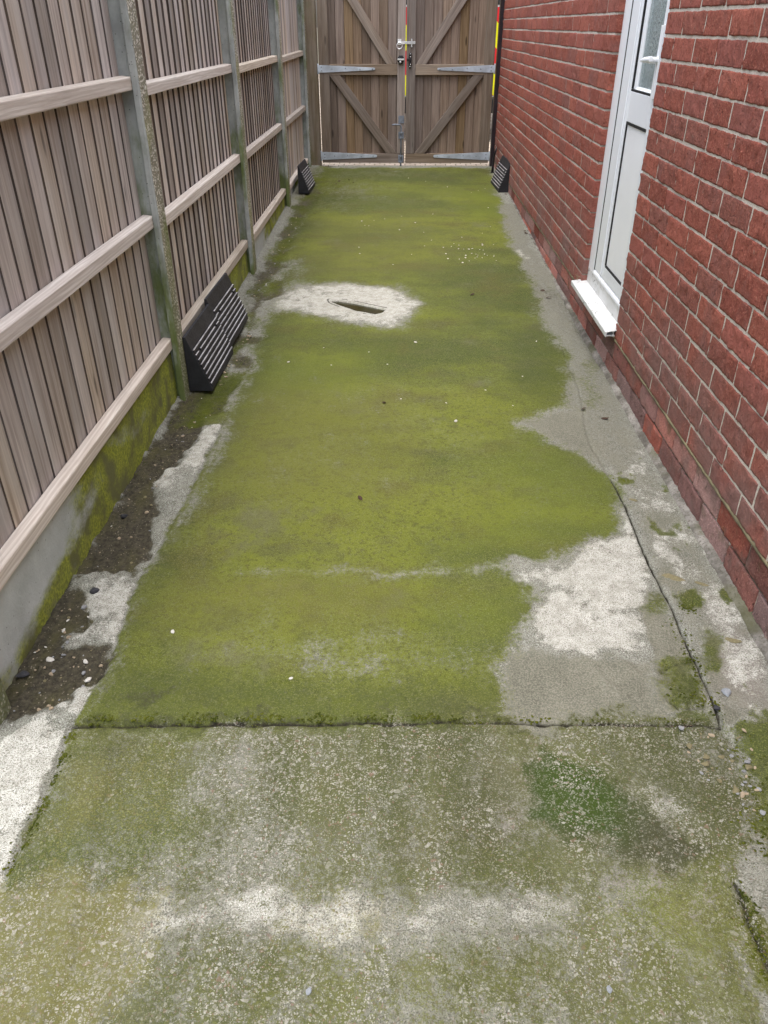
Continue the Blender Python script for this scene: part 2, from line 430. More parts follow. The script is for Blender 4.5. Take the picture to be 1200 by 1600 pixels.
    for sc_, lo, amt in ((165, 0.64, 0.85), (95, 0.89, 0.85), (310, 0.52, 0.85)):
        v = q.vor(wv, sc_, 'DISTANCE_TO_EDGE'); vc = q.sep(q.vor(wv, sc_, out='Color'))
        stone = q.math('MULTIPLY', q.ramp(v, 0.10, 0.20), q.ramp(vc[0], lo, lo + 0.08))
        stone = q.math('MULTIPLY', stone, q.math('MULTIPLY', q.math('MULTIPLY', agg, amt), clump))
        stc = q.mix(vc[1], (0.170, 0.160, 0.122), (0.422, 0.411, 0.360))
        stc = q.mix(q.ramp(vc[2], 0.86, 0.9), stc, (0.190, 0.122, 0.092))
        base = q.mix(stone, base, stc)
    v2 = q.vor(wv, 55)
    hgt = q.math('ADD', q.math('MULTIPLY', n_fine, q.math('MULTIPLY_ADD', soil, 1.6, 0.7)), q.math('MULTIPLY', n_vf, 0.7))
    hgt = q.math('ADD', hgt, q.math('MULTIPLY', q.math('MULTIPLY', q.ramp(v2, 0.1, 0.45, 1.0, 0.0), agg), 0.5))
    hgt = q.math('ADD', hgt, q.math('MULTIPLY', q.math('MULTIPLY', pit, pale), -0.5))
    return q.out(base, 0.9, q.bump(hgt, 0.7, 0.007), spec=0.2)
M['path'] = path_mat()

def plain(name, col, rough=0.5, metal=0.0, bumpy=0.0, sc=60, var=0.18, spec=0.4):
    q = NB(name); oc = q.coord()
    n1 = q.noise(oc, sc * 0.15, 4); n2 = q.noise(oc, sc, 4)
    c = q.mix(q.ramp(n1, 0.3, 0.7), tuple(v * (1 - var) for v in col), tuple(min(1, v * (1 + var)) for v in col))
    c = q.mix(q.math('MULTIPLY', q.ramp(n2, 0.5, 0.75), var), c, tuple(v * 0.5 for v in col))
    return q.out(c, q.ramp(n2, 0.2, 0.8, rough - 0.08, rough + 0.1), q.bump(n2, bumpy, 0.003) if bumpy else None, metal, spec)

def upvc_mat():
    q = NB('white_upvc'); oc = q.coord()
    c = q.mix(q.ramp(q.noise(oc, 3, 4), 0.3, 0.7), (0.82, 0.85, 0.89), (0.87, 0.895, 0.93))
    scuff = q.noise(q.map(oc, (30, 60, 14)), 1.0, 4, 0.7, 1.5)
    c = q.mix(q.math('MULTIPLY', q.ramp(scuff, 0.66, 0.78), 0.35), c, (0.42, 0.43, 0.45))
    z = q.sepx(oc)[2]
    c = q.mix(q.math('MULTIPLY', q.ramp(z, -1.14, -0.9, 0.5, 0.0), q.ramp(q.noise(oc, 40, 4), 0.5, 0.7)), c, (0.36, 0.34, 0.30))
    return q.out(c, 0.33, None, spec=0.5)
M['upvc'] = upvc_mat()
M['panel'] = plain('white_door_panel', (0.90, 0.915, 0.94), 0.35, 0, 0, 25, 0.03, 0.5)
def sill_mat():
    q = NB('dirty_white_sill'); oc = q.coord()
    c = q.mix(q.ramp(q.noise(oc, 6, 4), 0.35, 0.65), (0.62, 0.63, 0.62), (0.72, 0.73, 0.73))
    ends = q.ramp(q.noise(q.map(oc, (8, 5, 8)), 1.0, 3), 0.50, 0.62)
    c = q.mix(q.math('MULTIPLY', q.ramp(q.noise(q.map(oc, (130, 80, 80)), 1.0, 3, 0.6), 0.58, 0.64), ends), c, (0.07, 0.06, 0.05))
    c = q.mix(q.math('MULTIPLY', q.ramp(q.noise(oc, 25, 4), 0.5, 0.75), 0.35), c, (0.42, 0.40, 0.34))
    return q.out(c, 0.45, None, spec=0.4)
M['sill'] = sill_mat()
M['gasket'] = plain('black_gasket', (0.012, 0.012, 0.014), 0.6)
M['rubber'] = plain('black_rubber', (0.021, 0.022, 0.026), 0.5, 0, 0.3, 90, 0.3)
M['rib_glint'] = plain('painted_rib_glint', (0.42, 0.42, 0.43), 0.5, 0, 0.3, 90, 0.35)  # pale colour paints the skylight caught along the rib edges
M['galv'] = plain('galvanised_steel', (0.47, 0.53, 0.60), 0.55, 0.25, 0.15, 50, 0.22)
M['dull_steel'] = plain('dull_zinc_steel', (0.22, 0.25, 0.30), 0.5, 0.3, 0.2, 80, 0.3)
M['black_metal'] = plain('black_painted_metal', (0.014, 0.013, 0.015), 0.42, 0.0, 0.15, 70, 0.3)
M['maroon'] = plain('dark_maroon_paint', (0.022, 0.014, 0.019), 0.5, 0, 0.2, 40, 0.3)
M['chrome'] = plain('bright_steel', (0.75, 0.76, 0.77), 0.3, 0.6)
M['dark_water'] = plain('standing_water', (0.030, 0.030, 0.010), 0.09, 0, 0.0, 12, 0.3, 0.6)
M['stone_pale'] = plain('pale_flint', (0.60, 0.58, 0.53), 0.8, 0, 0.5, 120, 0.22)
M['stone_tan'] = plain('tan_pebble', (0.36, 0.29, 0.20), 0.8, 0, 0.5, 120, 0.25)
M['stone_grey'] = plain('grey_stone', (0.26, 0.265, 0.27), 0.8, 0, 0.5, 100, 0.25)
M['stone_dark'] = plain('dark_slate', (0.035, 0.036, 0.042), 0.65, 0, 0.5, 80, 0.3)
M['stone_blue'] = plain('blue_grey_stone', (0.26, 0.28, 0.30), 0.7, 0, 0.5, 80, 0.25)
M['mossy_stone'] = plain('mossy_brown_stone', (0.20, 0.175, 0.095), 0.9, 0, 0.6, 60, 0.35)
M['leaf'] = plain('dry_leaf', (0.055, 0.030, 0.018), 0.8, 0, 0.4, 60, 0.4)
M['stem'] = plain('dry_stem', (0.36, 0.30, 0.19), 0.8)
M['van_white'] = plain('white_van_paint', (0.75, 0.76, 0.77), 0.25, 0, 0, 10, 0.03, 0.6)
M['red_film'] = plain('red_reflective_film', (0.62, 0.02, 0.03), 0.35, 0, 0, 40, 0.08)
M['yellow_film'] = plain('yellow_reflective_film', (0.80, 0.80, 0.01), 0.35, 0, 0, 40, 0.08)
M['tyre'] = plain('tyre_rubber', (0.02, 0.02, 0.02), 0.8)
M['tail_red'] = plain('red_lens', (0.35, 0.01, 0.01), 0.15)

def obscured_glass():
    q = NB('obscured_glass'); oc = q.coord()
    v = q.noise(oc, 95, 3, 0.6)
    c = q.mix(q.ramp(v, 0.35, 0.65), (0.10, 0.145, 0.145), (0.36, 0.43, 0.44))
    c = q.mix(q.math('MULTIPLY', q.ramp(q.noise(oc, 4, 3), 0.35, 0.65), 0.6), c, (0.20, 0.27, 0.27))
    q.p.inputs['Coat Weight'].default_value = 0.3
    return q.out(c, 0.12, q.bump(v, 0.5, 0.006), spec=0.7)
M['glass'] = obscured_glass()
M['van_glass'] = plain('dark_van_glass', (0.02, 0.025, 0.03), 0.08, 0, 0, 10, 0.1, 0.7)

def block_paving():
    q = NB('block_paving'); oc = q.coord()
    b = q.n('ShaderNodeTexBrick')
    q.set(b.inputs['Vector'], oc)
    b.inputs['Color1'].default_value = (0.46, 0.38, 0.30, 1); b.inputs['Color2'].default_value = (0.60, 0.51, 0.42, 1)
    b.inputs['Mortar'].default_value = (0.15, 0.125, 0.09, 1)
    b.inputs['Scale'].default_value = 1.0; b.inputs['Mortar Size'].default_value = 0.006
    b.inputs['Brick Width'].default_value = 0.105; b.inputs['Row Height'].default_value = 0.105
    c = q.mix(q.ramp(q.noise(oc, 25, 4), 0.4, 0.7, 0.0, 0.5), b.outputs['Color'], (0.30, 0.25, 0.18))
    return q.out(c, 0.9, q.bump(b.outputs['Fac'], -0.5, 0.01))
M['paving'] = block_paving()
M['earth'] = plain('garden_ground', (0.16, 0.15, 0.11), 0.95, 0, 0.6, 8, 0.3, 0.1)

# ------------------------------------------------------------------ the setting: ground, path, driveway
g = MB(); g.add([(-600, -600, -1.43), (600, -600, -1.43), (600, 600, -1.43), (-600, 600, -1.43)], [(0, 1, 2, 3)])
tag(g.build('ground', M['earth']), kind='structure')
g = MB(); g.add([(-9, 8.535, -1.222), (9, 8.535, -1.222), (9, 26, -1.225), (-9, 26, -1.225)], [(0, 1, 2, 3)])
tag(g.build('driveway', M['paving']), kind='structure')

def vnoise(x, y, seed):
    """smooth value noise on a lattice"""
    r = np.random.default_rng(seed).random((257, 257))
    xi = np.floor(x).astype(int); yi = np.floor(y).astype(int)
    fx = x - xi; fy = y - yi
    fx = fx * fx * (3 - 2 * fx); fy = fy * fy * (3 - 2 * fy)
    a = r[xi % 257, yi % 257]; b = r[(xi + 1) % 257, yi % 257]; c = r[xi % 257, (yi + 1) % 257]; d = r[(xi + 1) % 257, (yi + 1) % 257]
    return (a * (1 - fx) + b * fx) * (1 - fy) + (c * (1 - fx) + d * fx) * fy
def fbm(x, y, f, seed, octv=4):
    s_ = 0; a = 0.5; t = 0
    for i in range(octv):
        s_ = s_ + a * vnoise(x * f + 31.7 * i, y * f + 17.3 * i, seed + i); t += a; a *= 0.55; f *= 2.03
    return s_ / t - 0.5

ys = list(np.arange(-1.2, 0.45, 0.03))
y = 0.45
while y < 8.53:
    ys.append(y); y += 0.006 if 4.02 < y < 4.40 else max(0.0045, 0.0052 * y)
ys.append(8.53); ys = np.array(ys)
xs = np.linspace(-1.0, 0.965, 440)
GX, GY = np.meshgrid(xs, ys)
WX = GX + 0.09 * fbm(GX, GY, 6, 91) + 0.045 * fbm(GX, GY, 34, 95)
WY = GY + 0.14 * fbm(GX, GY, 6, 191) + 0.06 * fbm(GX, GY, 34, 195)

def sdf(poly, X, Y):
    """signed distance (positive inside) to a polygon of floor points"""
    d = np.full(X.shape, 1e9); ins = np.zeros(X.shape, bool)
    n = len(poly)
    for i in range(n):
        x0, y0 = poly[i]; x1, y1 = poly[(i + 1) % n]
        ex, ey = x1 - x0, y1 - y0
        t = np.clip(((X - x0) * ex + (Y - y0) * ey) / (ex * ex + ey * ey + 1e-12), 0, 1)
        d = np.minimum(d, np.hypot(X - x0 - t * ex, Y - y0 - t * ey))
        if y0 != y1: ins ^= ((y0 > Y) != (y1 > Y)) & (X < (x1 - x0) * (Y - y0) / (y1 - y0) + x0)
    return np.where(ins, d, -d)
def line_d(pts, X, Y):
    d = np.full(X.shape, 1e9)
    for (x0, y0), (x1, y1) in zip(pts[:-1], pts[1:]):
        ex, ey = x1 - x0, y1 - y0
        t = np.clip(((X - x0) * ex + (Y - y0) * ey) / (ex * ex + ey * ey + 1e-12), 0, 1)
        d = np.minimum(d, np.hypot(X - x0 - t * ex, Y - y0 - t * ey))
    return d

cov = {k: np.zeros(GX.shape) for k in ('moss', 'pale', 'soil', 'grey', 'yel', 'agg', 'black', 'pink', 'crack', 'lime', 'brown', 'damp')}
def patch(key, px, val, soft, mode='max'):
    poly = [on_ground(*p) for p in px]
    s_ = np.clip(0.5 + sdf(poly, WX, WY) / (2 * soft), 0, 1)
    s_ = s_ * s_ * (3 - 2 * s_)
    if mode == 'max': cov[key] = np.maximum(cov[key], s_ * val)
    elif mode == 'add': cov[key] = np.clip(cov[key] + s_ * val, 0, 1)
    else: cov[key] = cov[key] * (1 - s_ * val)

E_ = 'min'
# moss film on the far slab
patch('moss', [(500, 262), (768, 262), (786, 330), (800, 385), (835, 440), (848, 500), (885, 545), (890, 590), (882, 632), (800, 660), (872, 694), (938, 738), (967, 775), (955, 832), (905, 858), (860, 876), (810, 890), (845, 915), (850, 950), (815, 1010), (785, 1060), (795, 1110), (720, 1150), (90, 1152), (180, 1010), (215, 905), (250, 850), (280, 790), (330, 720), (355, 650), (375, 600), (400, 540), (420, 490), (432, 430), (455, 370), (485, 310)], 0.95, 0.09)
patch('moss', [(300, 1000), (620, 960), (800, 990), (780, 1060), (420, 1060), (300, 1050)], 0.26, 0.12, E_)
patch('moss', [(440, 1020), (620, 1040), (610, 1080), (480, 1075)], 0.3, 0.06, E_)
patch('moss', [(500, 262), (620, 262), (600, 320), (480, 330)], 0.25, 0.3, E_)
patch('moss', [(440, 400), (490, 400), (480, 450), (430, 455)], 0.4, 0.15, E_)
patch('lime', [(770, 690), (872, 694), (965, 745), (962, 830), (860, 872), (700, 862), (760, 770)], 0.5, 0.22)
patch('lime', [(715, 298), (795, 300), (800, 345), (725, 342)], 0.7, 0.2)
patch('lime', [(400, 560), (600, 540), (560, 620), (370, 640)], 0.5, 0.15)
patch('lime', [(640, 930), (830, 920), (820, 1000), (700, 1010)], 0.45, 0.1)
patch('brown', [(390, 600), (640, 620), (620, 760), (420, 800), (320, 750)], 0.65, 0.2)
patch('brown', [(260, 900), (640, 905), (600, 985), (240, 975)], 0.6, 0.1)
patch('brown', [(480, 340), (680, 330), (700, 420), (460, 440)], 0.5, 0.3)
patch('damp', [(175, 1010), (300, 1030), (420, 1075), (700, 1085), (780, 1060), (790, 1122), (125, 1126)], 0.75, 0.06)
patch('damp', [(300, 700), (360, 640), (430, 480), (455, 480), (380, 650), (330, 760), (270, 900), (230, 940), (250, 850)], 0.55, 0.07)
patch('damp', [(800, 500), (850, 500), (885, 545), (890, 600), (860, 640), (800, 600)], 0.6, 0.08)
patch('damp', [(500, 262), (768, 262), (780, 300), (490, 310)], 0.6, 0.3)
patch('damp', [(400, 505), (560, 515), (700, 490), (830, 470), (830, 500), (600, 545), (400, 545)], 0.35, 0.1)
# near slab: thin patchy film
patch('moss', [(115, 1112), (1125, 1112), (1190, 1250), (1150, 1380), (1250, 1750), (-200, 1750), (0, 1375)], 0.66, 0.03)
patch('moss', [(115, 1115), (310, 1115), (330, 1230), (300, 1330), (130, 1370), (0, 1385)], 0.70, 0.06)
patch('moss', [(-20, 1400), (60, 1240), (118, 1128), (140, 1140), (90, 1260), (30, 1360), (10, 1430)], 0.95, 0.03)
patch('moss', [(420, 1135), (480, 1135), (470, 1250), (440, 1300), (425, 1200)], 0.7, 0.05)
patch('moss', [(600, 1405), (740, 1410), (750, 1450), (640, 1445)], 0.85, 0.03)
patch('moss', [(320, 1140), (430, 1140), (430, 1360), (330, 1370)], 0.35, 0.09, E_)
patch('moss', [(620, 1520), (900, 1520), (980, 1750), (500, 1750)], 0.30, 0.1, E_)
# right strip greens
patch('moss', [(1050, 930), (1090, 925), (1100, 955), (1070, 965)], 0.95, 0.025)
patch('moss', [(1080, 985), (1125, 990), (1135, 1050), (1095, 1060)], 0.8, 0.035)
patch('moss', [(955, 742), (990, 740), (992, 755), (962, 760)], 0.8, 0.02)
patch('moss', [(1140, 1135), (1210, 1130), (1230, 1380), (1180, 1300), (1160, 1200)], 0.95, 0.04)
patch('moss', [(1000, 930), (1030, 925), (1050, 960), (1010, 975)], 0.7, 0.03)
patch('moss', [(1010, 1030), (1070, 1010), (1120, 1110), (1040, 1120)], 0.72, 0.03)
patch('moss', [(905, 560), (935, 555), (940, 640), (900, 640)], 0.45, 0.06)
patch('moss', [(1150, 1380), (1200, 1400), (1230, 1560), (1195, 1520), (1160, 1430)], 1.0, 0.02)
# washed pale patches
patch('pale', [(425, 457), (470, 449), (540, 443), (620, 450), (657, 472), (648, 486), (622, 505), (585, 511), (540, 501), (500, 493), (440, 481)], 0.95, 0.16)
patch('pale', [(470, 462), (540, 452), (620, 460), (640, 478), (600, 500), (520, 488)], 1.35, 0.08)
cov['moss'] *= 1 - np.clip(cov['pale'] * 1.15, 0, 1)
pp = [(975, 790), (1012, 880), (1002, 960), (985, 1015), (925, 1028), (855, 1008), (842, 960), (832, 915), (800, 890), (865, 876), (910, 858), (957, 830)]
patch('pale', pp, 1.0, 0.05)
patch('pale', [(370, 885), (600, 889), (850, 880), (850, 910), (600, 902), (380, 898)], 0.60, 0.05)
patch('moss', [(470, 462), (540, 452), (620, 460), (640, 478), (600, 500), (520, 488)], 0.9, 0.1, E_)
patch('moss', [(370, 885), (600, 889), (850, 880), (850, 910), (600, 902), (380, 898)], 0.5, 0.05, E_)
patch('pale', [(352, 648), (336, 700), (302, 745), (266, 775), (238, 762), (276, 720), (322, 658)], 0.80, 0.03)
patch('pale', [(290, 650), (350, 640), (280, 745), (250, 750)], 0.40, 0.04)
patch('pale', [(116, 910), (200, 897), (220, 905), (202, 960), (182, 1003), (160, 990), (108, 1002), (150, 958), (113, 940)], 0.85, 0.02)
patch('pale', [(168, 1045), (150, 1090), (122, 1120), (84, 1112), (112, 1080)], 0.85, 0.02)
patch('pale', [(850, 950), (990, 950), (985, 1015), (925, 1028), (855, 1008)], 1.25, 0.05)
patch('pale', [(116, 1126), (60, 1260), (0, 1378), (-200, 1750), (-400, 1500), (0, 1160), (60, 1128)], 0.95, 0.012)
patch('pale', [(290, 1390), (400, 1402), (480, 1392), (620, 1382), (770, 1392), (770, 1455), (600, 1470), (420, 1458), (300, 1468), (180, 1450)], 0.68, 0.06)
patch('pale', [(770, 1395), (930, 1385), (960, 1440), (780, 1452)], 0.55, 0.05)
patch('moss', [(180, 1395), (400, 1402), (770, 1392), (900, 1400), (900, 1460), (420, 1462), (180, 1455)], 0.55, 0.05, E_)
patch('damp', [(415, 1135), (490, 1135), (480, 1240), (450, 1330), (425, 1240)], 0.5, 0.05)
patch('damp', [(120, 1140), (150, 1150), (60, 1330), (10, 1380), (20, 1340)], 0.5, 0.04)
patch('damp', [(190, 1180), (205, 1190), (130, 1500), (60, 1600), (40, 1600), (120, 1480)], 0.6, 0.03)
patch('pale', [(330, 1150), (425, 1150), (430, 1360), (320, 1400)], 0.36, 0.08)
patch('pale', [(560, 1160), (600, 1160), (580, 1400), (520, 1400)], 0.30, 0.08)
patch('pale', [(760, 1138), (862, 1150), (872, 1200), (828, 1240), (838, 1310), (800, 1302), (790, 1230), (735, 1180)], 0.66, 0.025)
patch('pale', [(945, 1165), (1000, 1178), (1062, 1250), (1124, 1315), (1090, 1322), (1010, 1262), (955, 1218)], 0.80, 0.03)
patch('pale', [(930, 1372), (1130, 1365), (1172, 1480), (1200, 1700), (1110, 1650), (1050, 1500), (960, 1440)], 0.62, 0.04)
patch('pale', [(180, 1520), (600, 1500), (560, 1750), (100, 1750)], 0.34, 0.1)
patch('pale', [(1010, 780), (1080, 880), (1110, 960), (1060, 930), (1015, 850), (985, 790)], 0.66, 0.04)
patch('pale', [(790, 390), (815, 390), (830, 410), (800, 408)], 0.6, 0.05)
patch('pale', [(1140, 960), (1195, 1040), (1200, 1110), (1150, 1100), (1110, 1000)], 0.40, 0.04)
patch('moss', pp, 0.72, 0.08, E_)
patch('moss', [(850, 950), (990, 950), (985, 1015), (925, 1028), (855, 1008)], 0.85, 0.05, E_)
# grey bare areas
patch('pale', [(960, 745), (1000, 690), (1100, 850), (1195, 1005), (1240, 1140), (1130, 1130), (1060, 950), (1010, 850)], 0.50, 0.05)
patch('grey', [(775, 318), (815, 318), (832, 380), (895, 470), (960, 580), (1000, 690), (1195, 1005), (1240, 1140), (1125, 1130), (985, 800), (955, 745), (880, 640), (845, 520), (800, 395)], 0.55, 0.05)
patch('grey', [(800, 655), (900, 640), (960, 700), (940, 735), (865, 690)], 0.75, 0.07)
patch('grey', [(785, 1030), (900, 1032), (1010, 1040), (1050, 1130), (790, 1130)], 0.95, 0.05)
patch('moss', [(800, 1032), (900, 1032), (1010, 1045), (1040, 1128), (810, 1128)], 0.62, 0.07, E_)
patch('brown', [(785, 1030), (900, 1032), (1010, 1040), (1050, 1130), (790, 1130)], 0.8, 0.08)
patch('grey', [(420, 262), (620, 262), (600, 330), (460, 340)], 0.8, 0.3)
patch('grey', [(1000, 910), (1060, 1000), (1120, 1110), (1030, 1120), (1010, 1040)], 0.9, 0.03)
if False: patch('pink', [(870, 640), (960, 620), (1010, 720), (1060, 830), (1000, 760), (940, 690)], 0.5, 0.08)
patch('pink', [(760, 1138), (862, 1150), (872, 1200), (828, 1240), (838, 1310), (800, 1302)], 0.7, 0.03)
patch('pink', [(950, 1372), (1130, 1365), (1172, 1480), (1060, 1470)], 0.7, 0.04)
patch('pink', [(1110, 950), (1200, 1040), (1220, 1120), (1140, 1090)], 0.6, 0.06)
# soil in the gutter by the fence
patch('soil', [(285, 612), (352, 600), (372, 590), (350, 640), (322, 655), (275, 720), (240, 770), (232, 815), (245, 860), (212, 893), (118, 905), (150, 957), (106, 1002), (160, 992), (180, 1003), (165, 1048), (112, 1080), (84, 1112), (50, 1128), (-60, 1160), (-60, 1100), (120, 880), (200, 745)], 0.85, 0.03)
patch('soil', [(285, 612), (380, 515), (392, 440), (450, 335), (490, 270), (510, 300), (475, 345), (440, 420), (420, 450), (392, 520), (372, 560), (335, 620)], 0.66, 0.06)
patch('soil', [(500, 275), (570, 290), (560, 310), (500, 330), (480, 300)], 0.42, 0.15)
patch('soil', [(830, 440), (880, 450), (950, 560), (935, 570), (870, 480)], 0.40, 0.05)
patch('soil', [(1125, 1128), (1170, 1160), (1150, 1200), (1110, 1150)], 0.45, 0.03)
# ochre, black-green, aggregate
patch('yel', [(-40, 1385), (130, 1372), (265, 1395), (215, 1520), (60, 1750), (-200, 1750)], 0.70, 0.05)
patch('yel', [(440, 1400), (640, 1390), (620, 1470), (430, 1460)], 0.50, 0.06)
patch('yel', [(100, 1150), (310, 1140), (290, 1260), (150, 1330), (50, 1340)], 0.42, 0.08)
patch('yel', [(380, 880), (640, 900), (560, 990), (330, 960)], 0.35, 0.15)
patch('black', [(862, 1152), (905, 1172), (955, 1205), (1030, 1272), (1112, 1335), (1090, 1362), (1040, 1372), (960, 1332), (900, 1312), (842, 1290), (832, 1222)], 0.95, 0.05)
patch('lime', [(862, 1152), (925, 1168), (975, 1235), (955, 1320), (842, 1290), (832, 1222)], 1.0, 0.05)
patch('black', [(162, 1092), (230, 1068), (300, 1062), (280, 1085), (215, 1108)], 0.62, 0.03)
patch('black', [(130, 1112), (700, 1118), (1120, 1124), (1120, 1131), (700, 1131), (115, 1131)], 0.55, 0.018)
patch('black', [(380, 450), (400, 430), (398, 470), (320, 640), (290, 640)], 0.35, 0.06)
patch('black', [(560, 262), (768, 262), (760, 290), (560, 290)], 0.30, 0.25)
patch('black', [(1060, 1010), (1120, 1110), (1080, 1120), (1040, 1080)], 0.40, 0.02)
cov['agg'] += 0.08
patch('agg', [(115, 1132), (1125, 1132), (1230, 1380), (1250, 1750), (-200, 1750), (0, 1375)], 0.85, 0.02)
patch('agg', [(862, 1152), (955, 1205), (1112, 1335), (1040, 1372), (842, 1320), (700, 1330), (720, 1200)], 1.0, 0.03)
patch('agg', [(100, 1136), (310, 1140), (300, 1330), (130, 1380), (10, 1390)], 0.55, 0.06, E_)
patch('agg', [(930, 1372), (1130, 1365), (1172, 1480), (1060, 1520), (960, 1440)], 0.5, 0.06, E_)
cov['agg'] *= np.clip(1.25 - cov['soil'], 0, 1)
cov['pale'] *= np.clip(0.92 + 1.6 * fbm(GX, GY, 9, 881) + 1.0 * fbm(GX, GY, 30, 885), 0.25, 1.1)
cov['moss'] = np.maximum(cov['moss'], (cov['soil'] > 0.4) * np.clip(0.30 + 2.0 * fbm(GX, GY, 6, 941), 0, 0.62))
cov['damp'] = np.maximum(cov['damp'], (cov['soil'] > 0.4) * 0.7)
# the formed left edge of both slabs: growth and wash stop at it
le = [on_ground(*p) for p in [(356, 643), (300, 760), (250, 850), (215, 905), (180, 1005), (112, 1130), (60, 1260), (0, 1378), (-200, 1720)]]
le.sort(key=lambda p: p[1])
xe = np.interp(GY, [p[1] for p in le], [p[0] for p in le])
ls = np.clip(0.5 + (GX - xe + 0.035 * fbm(GX, GY, 20, 901) + 0.03 * fbm(GX, GY, 60, 905)) / 0.022, 0, 1)
ne = np.clip((2.95 - GY) / 0.4, 0, 1)
cov['moss'] *= 1 - ne * (1 - ls) * 0.88
cov['pale'] *= 1 - ne * ls * np.clip((-0.45 - GX) * 8, 0, 1) * 0.92
cov['moss'] = np.maximum(cov['moss'], ne * ls * np.clip(1 - (GX - xe) / 0.10, 0, 1) * (GX < -0.5) * (0.80 + 0.5 * fbm(GX, GY, 8, 915)))
# weathering of the right-hand strip and of the gutter band
rs = np.clip((sdf([on_ground(*p) for p in [(955, 745), (1000, 690), (1195, 1005), (1240, 1140), (1125, 1130), (1060, 950), (1010, 850)]], WX, WY)) / 0.03 + 0.5, 0, 1)
bl = fbm(GX, GY * 0.7, 9, 611); bl2 = fbm(GX, GY * 0.8, 14, 631)
cov['pale'] *= 1 - rs * np.clip(0.25 - bl * 4, 0, 0.9)
cov['moss'] = np.maximum(cov['moss'], rs * np.clip((bl2 - 0.10) * 6, 0, 0.75))
cov['grey'] = np.maximum(cov['grey'], rs * np.clip(0.3 - bl * 3, 0, 1))
gb_ = np.clip(1.25 - np.abs(GX + 0.77) / 0.15, 0, 1) * (GY > 2.75)
cov['moss'] = np.maximum(cov['moss'], gb_ * np.clip(0.56 + 1.5 * fbm(GX, GY, 5, 651), 0, 0.85))
cov['damp'] = np.maximum(cov['damp'], gb_ * np.clip(0.5 + 2.0 * fbm(GX, GY, 4, 671), 0, 0.8))
cov['soil'] = np.maximum(cov['soil'], gb_ * np.clip(0.38 + 2.2 * fbm(GX, GY, 7, 691), 0, 0.85))
thin = np.clip(0.5 + 1.6 * fbm(GX * 0.45, GY, 2.6, 301) + 1.1 * fbm(GX * 0.6, GY, 9, 311), 0, 1)
cov['moss'] = np.clip(cov['moss'] * (0.80 + 0.34 * thin), 0, 1)
far = np.clip((GY - 5.0) / 3.0, 0, 1)
cov['agg'] *= 1 - 0.7 * far

# relief: joint between slabs, cracks, soil lower than the slab, lumps
GZ = zg(GY) + 0.004 * fbm(GX, GY, 3.0, 5) + 0.0022 * fbm(GX, GY, 26, 6)
soil_s = cov['soil']
GZ -= 0.016 * np.clip(soil_s * 1.4, 0, 1)
GZ += soil_s * (0.022 * fbm(GX, GY, 16, 8) + 0.022 * fbm(GX, GY, 55, 9))
cx_ = GX + 0.012 * fbm(GX, GY, 18, 51); cy_ = GY + 0.012 * fbm(GX, GY, 18, 61)
def groove(px, width, depth):
    pts = [on_ground(*p) for p in px]
    d = line_d(pts, cx_, cy_)
    return depth * np.exp(-(d / width) ** 2)
gro = groove([(112, 1130), (400, 1128), (600, 1127), (900, 1130), (1128, 1131)], 0.0042, 0.018)
gro = np.maximum(gro, groove([(1128, 1131), (1085, 1030), (1050, 950), (1010, 870), (982, 800), (955, 748)], 0.0038, 0.015))
gro = np.maximum(gro, groove([(1085, 1030), (1045, 1040), (1035, 1050)], 0.004, 0.010))
gro = np.maximum(gro, groove([(1100, 1105), (1060, 1108), (1045, 1095)], 0.004, 0.010))
gro = np.maximum(gro, groove([(355, 645), (300, 760), (250, 850), (215, 905), (180, 1005), (112, 1130), (60, 1260), (0, 1378), (-200, 1720)], 0.005, 0.0065))
gro = np.maximum(gro, groove([(1150, 1375), (1180, 1450), (1215, 1540)], 0.006, 0.012))
gro = np.maximum(gro, groove([(955, 748), (920, 690), (905, 610), (880, 545)], 0.004, 0.006))
gro = np.maximum(gro, groove([(1060, 1140), (1075, 1165), (1085, 1180)], 0.003, 0.006))
GZ -= gro
cov['crack'] = np.clip(gro * 75 - 0.12, 0, 1)
cov['damp'] = np.maximum(cov['damp'], np.clip(gro * 30, 0, 0.6))
GZ -= np.where(GY < 1.222, 0.006, 0.0)
# side strip left of the near slab stands a little proud, trowel ridges on the near slab
GZ += 0.004 * cov['pale'] * np.where(GX < -0.70, 1, 0)
rid = groove([(-20, 1390), (300, 1392), (600, 1385), (900, 1380)], 0.006, 0.003) + groove([(150, 1470), (500, 1458), (900, 1458)], 0.006, 0.003)
rid += groove([(165, 1180), (130, 1330), (100, 1480), (60, 1600)], 0.02, 0.006)
GZ += rid
# lumps at the broken slab corner on the right
GZ += cov['grey'] * np.where((GY < 1.9) & (GX > 0.5), 1, 0) * 0.012 * np.clip(fbm(GX, GY, 14, 77) * 2, -0.3, 1)
# sunken slot
sl = [on_ground(*p) for p in [(518, 468.5), (530, 469), (556, 473), (602, 483), (597, 488), (587, 490.5), (556, 485), (530, 476), (520, 472)]]
ss = sdf(sl, GX, GY)
GZ -= 0.030 * np.clip(0.5 + ss / 0.007, 0, 1)
cov['crack'] = np.maximum(cov['crack'], np.clip(0.5 + ss / 0.012, 0, 1))
cov['crack'] = np.maximum(cov['crack'], 0.8 * np.exp(-((ss + 0.022) / 0.006) ** 2) * (fbm(GX, GY, 14, 33) > 0.02))
cov['pale'] = np.maximum(cov['pale'], np.exp(-np.clip(-ss - 0.03, 0, 9) / 0.05) * 0.9 * (ss < -0.02))

